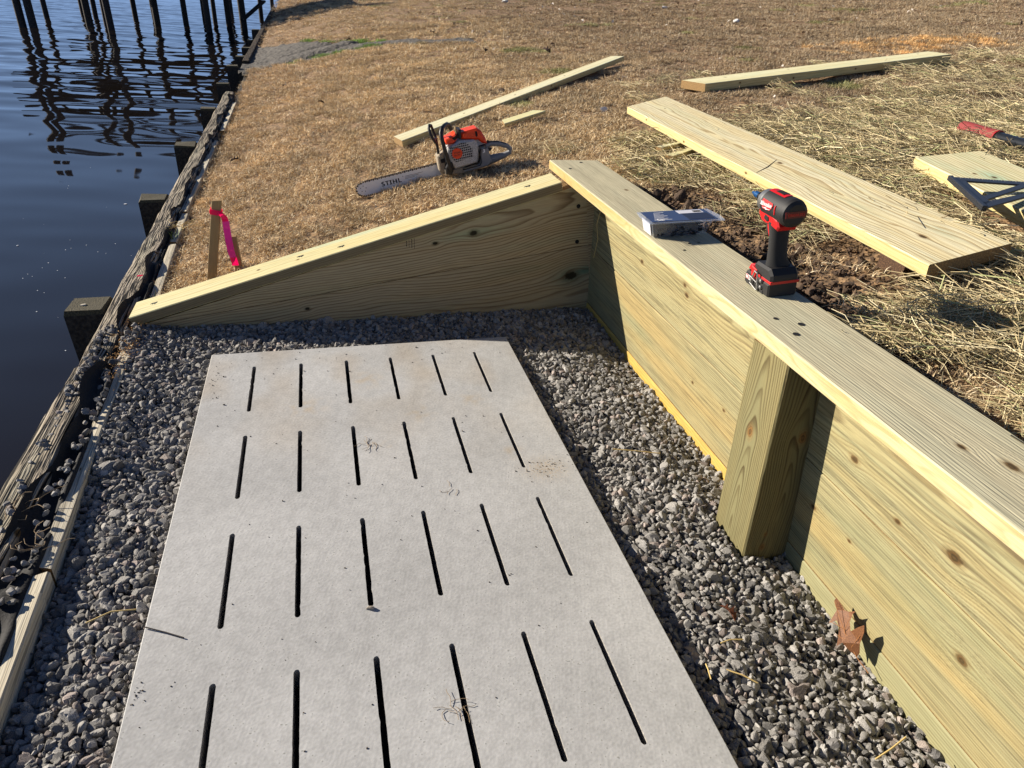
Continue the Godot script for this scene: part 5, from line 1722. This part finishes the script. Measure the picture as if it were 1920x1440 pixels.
	part("case", tm, mat(Color(0.20, 0.20, 0.205), 0.6), P([-0.04, 0.0, 0.04, 0.0, 0.045, 0.02, 0.04, 0.05, 0.028, 0.064, -0.028, 0.064, -0.042, 0.05, -0.045, 0.02]), -0.022, 0.022, 0.006)
	part("belt_clip", tm, mat(Color(0.10, 0.10, 0.10), 0.4, 0.3), P([-0.012, 0.01, 0.012, 0.01, 0.012, 0.05, -0.012, 0.05]), 0.0222, 0.0262, 0.001)
	# red-gripped handle
	var ha := Vector3(2.800, lie(2.800, -1.838) + 0.050, -1.838)
	var dirv := Vector3(-0.062, 0.004, 0.27).normalized()
	var hn := thing("tool_handle", "black tool handle with a worn red rubber grip lying in the hay", "tool handle", Transform3D(Basis.IDENTITY, ha))
	var g := MB.new()
	var grip := mottled(Color(0.42, 0.12, 0.12), Color(0.56, 0.22, 0.21), 0.04, 12.0, 0.75, false, 2.0)
	tube(g, grip, [Vector3.ZERO, dirv * 0.012, dirv * 0.04, dirv * 0.10, dirv * 0.20, dirv * 0.255, dirv * 0.268], [0.020, 0.029, 0.0305, 0.0295, 0.0285, 0.0295, 0.0275], 14)
	obj("grip", g.commit(), hn)
	var g2 := MB.new()
	tube(g2, mat(Color(0.55, 0.05, 0.06), 0.5), [dirv * 0.262, dirv * 0.272], [0.0298, 0.0298], 14)
	obj("grip_rim", g2.commit(), hn)
	var g3 := MB.new()
	tube(g3, mottled(Color(0.05, 0.055, 0.06), Color(0.13, 0.14, 0.15), 0.06, 14.0, 0.35, false), [dirv * 0.268, dirv * 0.275, dirv * 0.9], [0.0235, 0.0235, 0.022], 14)
	obj("shaft", g3.commit(), hn)

# ---------------------------------------------------------------- stakes with the pink ribbon
func build_stakes() -> void:
	var a := Vector3(-0.600, -0.05, -1.99)
	var b := Vector3(-0.517, 0.352, -1.99)
	var up := (b - a).normalized()
	var bas := Basis(up, Vector3(0, 0, 1), up.cross(Vector3(0, 0, 1)))
	var t := thing("flagged_stake", "taller wooden survey stake with a pink ribbon tied round it", "survey stake", Transform3D(bas, a))
	obj("stake", board((b - a).length(), 0.022, 0.036, [M.stake, M.stake, M.endgrain], 0.002, 0.3, 0.25), t, T(0, 0.011, 0))
	var rib := mat(Color(1.0, 0.22, 0.66), 0.45)
	rib.backlight_enabled = true
	rib.backlight = Color(1.0, 0.2, 0.66)
	rib.cull_mode = BaseMaterial3D.CULL_DISABLED
	var deep := mat(Color(1.0, 0.03, 0.42), 0.45)
	deep.backlight_enabled = true
	deep.backlight = Color(0.9, 0.03, 0.38)
	# the ribbon is cloth of its own, hanging from the stake: bands in the stake's axes, the tail in the world's
	var inv := t.transform.affine_inverse()
	var wrap := MB.new()
	for k in 3:
		var h := 0.352 + 0.0055 * k
		var o := 0.0015 * (1 + k % 2)
		var lp := [Vector3(h, 0.013 + o, 0.020 + o), Vector3(h + 0.001, 0.013 + o, -0.020 - o), Vector3(h + 0.002, -0.013 - o, -0.020 - o), Vector3(h + 0.001, -0.013 - o, 0.020 + o)]
		for i in 4:
			var p: Vector3 = lp[i]
			var q: Vector3 = lp[(i + 1) % 4]
			wrap.quad(deep, p, q, q + Vector3(0.010, 0, 0), p + Vector3(0.010, 0, 0), Vector3(0, p.y + q.y, p.z + q.z))
	var rw := obj("ribbon", wrap.commit(), t)
	var tail := MB.new()
	var path := [[-0.512, 0.312, 0.007, 0.2], [-0.502, 0.306, 0.010, 0.35], [-0.495, 0.292, 0.011, 0.5], [-0.494, 0.272, 0.0125, 0.2], [-0.494, 0.24, 0.0135, 0.0], [-0.492, 0.20, 0.0135, -0.1], [-0.489, 0.16, 0.0135, 0.05], [-0.485, 0.125, 0.013, 0.15], [-0.481, 0.086, 0.013, 0.0]]
	for i in path.size() - 1:
		var p: Array = path[i]
		var q: Array = path[i + 1]
		var z0 := -1.962 + 0.01 * sin(i * 1.3)
		var z1 := -1.962 + 0.01 * sin((i + 1) * 1.3)
		var m: Material = deep if i < 3 or i >= 7 else rib
		tail.quad(m, inv * Vector3(p[0] - p[2], p[1], z0 + p[3] * 0.01), inv * Vector3(p[0] + p[2], p[1], z0 - p[3] * 0.01), inv * Vector3(q[0] + q[2], q[1], z1 - q[3] * 0.01), inv * Vector3(q[0] - q[2], q[1], z1 + q[3] * 0.01), inv.basis * Vector3(0, 0, 1))
	obj("ribbon_tail", tail.commit(), rw)
	var a2 := Vector3(-0.470, -0.02, -2.0)
	var b2 := Vector3(-0.481, 0.203, -2.0)
	var up2 := (b2 - a2).normalized()
	var o2 := obj("survey_stake", board((b2 - a2).length(), 0.03, 0.030, [M.stake, M.stake, M.endgrain], 0.002), self, Transform3D(Basis(up2, Vector3(0, 0, 1), up2.cross(Vector3(0, 0, 1))), a2 + Vector3(0, 0, 0.015)))
	tag(o2, "shorter bare wooden stake just behind the pink ribbon", "survey stake")
	var sc := MB.new()
	prism(sc, deep, P([-0.012, -0.003, -0.002, -0.006, 0.012, -0.002, 0.010, 0.004, 0.0, 0.003, -0.009, 0.005]), T(-0.872, 0.018, -2.07, -PI / 2 + 0.2, 0.3), 0, 0.002, 0.0005)
	tag(obj("ribbon_scrap", sc.commit()), "small scrap of pink ribbon on the black fabric by the bulkhead rail", "ribbon")

# ---------------------------------------------------------------- leaves, stems, stones
func stem(called: String, label: String, cat: String, pts: Array, r: float, m: Material, grp := "") -> void:
	var mb := MB.new()
	tube(mb, m, pts, r, 6)
	tag(obj(called, mb.commit()), label, cat, grp)

func leaf_mesh(m: Material, sd: int, size: float) -> ArrayMesh:
	var r := RandomNumberGenerator.new()
	r.seed = sd
	var mb := MB.new()
	var left := [[0.0, 0.03], [0.12, 0.22], [0.22, 0.34], [0.30, 0.16], [0.42, 0.24], [0.50, 0.38], [0.56, 0.14], [0.70, 0.20], [0.78, 0.28], [0.80, 0.10], [0.92, 0.07], [1.0, 0.0]]
	for s in [-1, 1]:
		for i in left.size() - 1:
			var p: Array = left[i]
			var q: Array = left[i + 1]
			var f: float = 0.5 + r.randf() * 0.35
			var cv := func(u: float, v: float) -> Vector3: return Vector3(u * size, size * (0.16 * sin(u * 3.0) + absf(v) * f), v * s * size)
			mb.tri(m, cv.call(p[0], 0.0), cv.call(p[0], p[1]), cv.call(q[0], q[1]), Vector3.UP)
			mb.tri(m, cv.call(p[0], 0.0), cv.call(q[0], q[1]), cv.call(q[0], 0.0), Vector3.UP)
	return mb.commit()

func build_litter() -> void:
	var brown := mottled(Color(0.36, 0.22, 0.12), Color(0.50, 0.335, 0.20), 0.03, 16.0, 0.65, false)
	brown.cull_mode = BaseMaterial3D.CULL_DISABLED
	brown.backlight_enabled = true
	brown.backlight = Color(0.4, 0.2, 0.08)
	# the oak leaf leaning on the wall
	var ol := thing("oak_leaf", "brown lobed oak leaf leaning against the foot of the long wall", "leaf", Transform3D(Basis(Vector3(-0.06, 0.55, -0.80).normalized(), Vector3(-0.85, 0.25, 0.30).normalized(), Vector3(0.55, 0.75, 0.35).normalized()).orthonormalized(), Vector3(0.920, -0.040, 0.176)))
	var lm := MB.new()
	var outline := [[0.0, 0.0], [0.006, 0.010], [0.022, 0.022], [0.040, 0.044], [0.052, 0.050], [0.050, 0.030], [0.046, 0.012], [0.062, 0.014], [0.074, 0.024], [0.078, 0.034], [0.080, 0.016], [0.084, 0.009], [0.110, 0.003], [0.106, -0.004], [0.088, -0.007], [0.080, -0.016], [0.068, -0.028], [0.070, -0.012], [0.056, -0.010], [0.040, -0.016], [0.026, -0.024], [0.030, -0.012], [0.012, -0.006]]
	var poly := PackedVector2Array()
	for p in outline: poly.append(Vector2(p[0], p[1]))
	var tr := Geometry2D.triangulate_polygon(poly)
	for k in range(0, tr.size(), 3):
		var ps := []
		for q in 3:
			var v := poly[tr[k + q]]
			ps.append(Vector3(v.x * 1.12, 0.010 * sin(v.x * 50.0) + 2.6 * v.y * v.y * 3.0, v.y * 1.15))
		lm.tri(brown, ps[0], ps[1], ps[2], Vector3.UP)
	obj("blade", lm.commit(), ol)
	var vm := MB.new()
	var vein := mat(Color(0.66, 0.45, 0.26), 0.6)
	tube(vm, vein, [Vector3(-0.035, -0.004, 0.008), Vector3(0, 0.002, 0), Vector3(0.05, 0.009, 0), Vector3(0.118, 0.002, 0)], [0.0011, 0.0011, 0.0008, 0.0004], 6)
	for q in [[0.02, 0.035], [0.055, 0.022], [0.03, -0.018], [0.06, -0.022]]:
		tube(vm, vein, [Vector3(q[0], 0.008, 0), Vector3(q[0] + 0.02, 0.008 + 7.8 * q[1] * q[1], q[1])], 0.0005, 5)
	obj("midrib", vm.commit(), ol)
	var curl := obj("curled_leaf", leaf_mesh(mat(Color(0.36, 0.19, 0.10), 0.8), 4, 0.045), self, T(0.695, -0.022, 0.050, 0.4, 2.2, 0.3))
	tag(curl, "small curled dark brown leaf on the gravel between slab and wall", "leaf")
	var dark := mat(Color(0.20, 0.12, 0.08), 0.85)
	dark.cull_mode = BaseMaterial3D.CULL_DISABLED
	var lp := [[-0.688, -4.05, 0.07, "dark curled leaf on the tan grass near the bulkhead, level with the third piling"], [1.59, -6.68, 0.09, "dark leaf on the lawn left of the long board's far end"], [-0.05, -5.4, 0.06, "small dark leaf on the tan grass above the chainsaw's bar"], [-0.42, -6.9, 0.06, "dark leaf on the tan grass just below the mud patch"], [0.35, -9.9, 0.08, "dark leaf on the tan grass above the mud patch's green tuft"], [2.1, -6.1, 0.10, "dark leaf scrap just past the long board's tip"], [1.45, -9.2, 0.09, "dark leaf in the wheel ruts high on the lawn"]]
	for k in lp.size():
		var s: Array = lp[k]
		var o := obj("dead_leaf", leaf_mesh(dark, 20 + k, s[2]), self, Transform3D(Basis.from_euler(Vector3(0.4 * sin(k), k * 1.7, 0.2)), over(s[0], s[1], 0.02)))
		tag(o, s[3], "leaf", "dead leaves on the lawn")
	# straw stems on gravel and slab
	var sm := mat(Color(0.76, 0.66, 0.42), 0.7)
	var st := [[Vector3(-0.640, -0.012, -0.208), Vector3(-0.595, -0.004, -0.222), Vector3(-0.550, -0.012, -0.226), "yellow straw lying on the dark gravel left of the slab"], [Vector3(0.632, -0.016, 0.100), Vector3(0.655, -0.014, 0.098), Vector3(0.684, -0.016, 0.102), "short level straw on the gravel left of the oak leaf"], [Vector3(0.612, -0.020, 0.160), Vector3(0.635, -0.016, 0.180), Vector3(0.660, -0.022, 0.200), "straw lying aslant by the slab's edge, below the level one"], [Vector3(0.795, -0.032, 0.384), Vector3(0.830, -0.022, 0.378), Vector3(0.872, -0.018, 0.366), "thick pale straw on the gravel nearest the viewer"], [Vector3(0.576, -0.018, 0.140), Vector3(0.572, -0.014, 0.155), Vector3(0.570, -0.020, 0.174), "short upright-lying straw touching the slab's right edge"], [Vector3(0.660, -0.010, -0.595), Vector3(0.720, -0.006, -0.570), Vector3(0.792, -0.010, -0.550), "long thin straw on the gravel beside the post"]]
	for s in st:
		stem("straw_stem", s[3], "straw", [s[0], s[1], s[2]], 0.0016, sm, "straws on the gravel")
	var twig := mat(Color(0.16, 0.13, 0.11), 0.8)
	stem("pine_needle", "dark thin needle lying across the slab's left edge", "twig", [Vector3(-0.520, 0.004, -0.160), Vector3(-0.48, 0.003, -0.140), Vector3(-0.441, 0.0025, -0.118)], 0.0014, twig)
	stem("rootlet", "thin pale rootlet hanging against the wall by the wing's corner", "rootlet", [Vector3(0.930, 0.43, -1.55), Vector3(0.922, 0.36, -1.56), Vector3(0.930, 0.30, -1.55), Vector3(0.926, 0.22, -1.56)], 0.0014, sm)
	# dry root tufts on the slab
	var tl := [[0.053, 0.145, 0.040, "largest dry root tuft on the slab, beside a near slot"], [0.159, -0.49, 0.030, "thin dry root tuft in the middle of the slab"], [-0.031, -0.724, 0.045, "pale tangled root tuft on the slab's far half"]]
	var rootm := mat(Color(0.55, 0.47, 0.36), 0.9)
	for k in tl.size():
		var s: Array = tl[k]
		var mb := MB.new()
		var r := RandomNumberGenerator.new()
		r.seed = 60 + k
		for i in 9 if k != 1 else 4:
			var a := r.randf() * TAU
			var p := Vector3(r.randfn(0, 0.008), 0.002, r.randfn(0, 0.006))
			var pts := [p]
			for q in 4:
				a += r.randfn(0, 0.5)
				p += Vector3(cos(a), r.randf_range(-0.12, 0.2), sin(a)) * s[2] * 0.22
				p.y = maxf(p.y, 0.001)
				pts.append(p)
			tube(mb, rootm, pts, 0.0005, 4, false)
		tag(obj("root_tuft", mb.commit(), self, T(s[0], 0.0, s[1])), s[3], "root tuft", "dry root tufts on the slab")
	# tufts of dry stems on the bulkhead
	var bl := [[-0.862, -0.56, 0.075, "nest of curled dry stems on the bulkhead rail nearest the viewer"], [-0.775, -0.44, 0.07, "curled dry stems on the nearest bleached stringer"], [-0.815, -2.75, 0.09, "dry grass tuft sprouting at the split stringer stub"]]
	for k in bl.size():
		var s: Array = bl[k]
		var mb := MB.new()
		var r := RandomNumberGenerator.new()
		r.seed = 80 + k
		for i in 16 if k == 2 else 6:
			var a := r.randf() * TAU
			var p := Vector3(r.randfn(0, 0.015), 0.0, r.randfn(0, 0.015))
			var pts := [p]
			for q in 5:
				a += r.randfn(0.5, 0.5)
				p += Vector3(cos(a), r.randf_range(-0.15, 0.45), sin(a)) * s[2] * 0.2
				p.y = maxf(p.y, 0.0)
				pts.append(p)
			tube(mb, sm if k == 2 else rootm, pts, 0.0009, 4, false)
		tag(obj("dry_stem_tuft", mb.commit(), self, T(s[0], 0.016, s[1])), s[3], "dry stems", "dry stem tufts on the bulkhead")
	var gm := mat(Color.WHITE, 0.7)
	gm.vertex_color_use_as_albedo = true
	gm.cull_mode = BaseMaterial3D.CULL_DISABLED
	for q in [[Vector3(-0.750, -0.03, -1.84), "few green blades between stringer and wing wall", 9, 0.08], [Vector3(-0.832, 0.0, -2.62), "small green sprig on the black fabric by the split stringer stub", 12, 0.05]]:
		var s := SurfaceTool.new()
		s.begin(Mesh.PRIMITIVE_TRIANGLES)
		s.set_smooth_group(-1)
		for i in q[2]:
			var b := rng.randf() * TAU
			var d := Vector3(cos(b) * 0.5, 1.0, sin(b) * 0.5).normalized()
			blade(s, Vector3(rng.randfn(0, 0.018), 0, rng.randfn(0, 0.03)), d, q[3] * rng.randf_range(0.6, 1.2), 0.005, 0.4, Color(0.10, 0.15, 0.04), 0.0)
		s.generate_normals()
		var mesh := s.commit()
		mesh.surface_set_material(0, gm)
		tag(obj("green_sprig", mesh, self, Transform3D(Basis.IDENTITY, q[0])), q[1], "grass sprig")
	# stones on the lawn
	var stm := mat(Color(0.80, 0.79, 0.77), 0.85)
	for q in [[1.615, -3.348, 0.022, "small round white stone on the lawn right of the short offcut"], [3.96, -15.6, 0.05, "pale stone at the lawn's far top edge above the ruts"], [5.5, -10.9, 0.04, "whitish stone far up the brown lawn at the picture's top"], [5.157, -8.05, 0.035, "pale pebble on the brown lawn above the single far board"]]:
		tag(obj("pale_stone", stone_mesh(int(absf(q[1]) * 100), stm), self, Transform3D(Basis.from_scale(Vector3.ONE * q[2]), over(q[0], q[1], q[2] * 0.4))), q[3], "stone", "pale stones on the lawn")
	tag(obj("gravel_chip", stone_mesh(77, mat(Color(0.62, 0.58, 0.52), 0.9)), self, Transform3D(Basis.from_scale(Vector3(0.010, 0.005, 0.006)), Vector3(-0.078, 0.003, -0.122))), "single gravel chip lying at the end of a slot", "stone")
	# crumbs of soil on the slab
	var cr := []
	var cc := []
	for i in 260:
		var p := Vector2(rng.randf_range(-0.5, 0.5), rng.randf_range(-1.33, 0.5))
		var r := 0.0010 * exp(rng.randfn(0, 0.4))
		if i < 60: p = Vector2(0.43 + rng.randfn(0, 0.045), -0.53 + rng.randfn(0, 0.02))
		elif i < 110: p = Vector2(rng.randf_range(-0.5, 0.3), rng.randf_range(-1.34, -1.15))
		elif i < 125: p = Vector2(-0.503 + rng.randfn(0, 0.008), -0.005 + rng.randfn(0, 0.012))
		elif i < 150: p = Vector2(-0.485 + rng.randfn(0, 0.02), rng.randf_range(-1.3, -1.0))
		cr.append(Transform3D(turned(r), Vector3(clampf(p.x, -0.512, 0.512), r * 0.5, p.y)))
		var v := rng.randf_range(0.5, 1.2)
		cc.append(Color(v, v, v))
	var cmat := mat(Color(0.26, 0.21, 0.16), 0.95)
	cmat.vertex_color_use_as_albedo = true
	scatter("soil_crumbs", stone_mesh(55, cmat), cr, cc, self, "dark specks of soil sprinkled on the concrete slab", "soil")
	# sawdust and wood chips by the wing's low end
	var wr := []
	var wc := []
	for i in 420:
		var p := Vector2(-0.800 + rng.randfn(0, 0.02), -1.42 + rng.randfn(0, 0.10))
		if i % 3 == 0: p = Vector2(-0.812 + rng.randfn(0, 0.02), rng.randf_range(-1.66, -1.2))
		var r := 0.0022 * exp(rng.randfn(0, 0.4))
		wr.append(Transform3D(Basis.from_euler(Vector3(rng.randf(), rng.randf() * TAU, rng.randf())) * Basis.from_scale(Vector3(r, r * 0.3, r * 0.5)), Vector3(p.x, 0.006 + rng.randf() * 0.006, p.y)))
		var v := rng.randf_range(0.6, 1.1)
		wc.append(Color(v, v * 0.95, v * 0.9))
	var wmat := mat(Color(0.82, 0.66, 0.44), 0.9)
	wmat.vertex_color_use_as_albedo = true
	scatter("sawdust", stone_mesh(56, wmat), wr, wc, self, "tan sawdust and chips by the wing wall's low end", "sawdust")
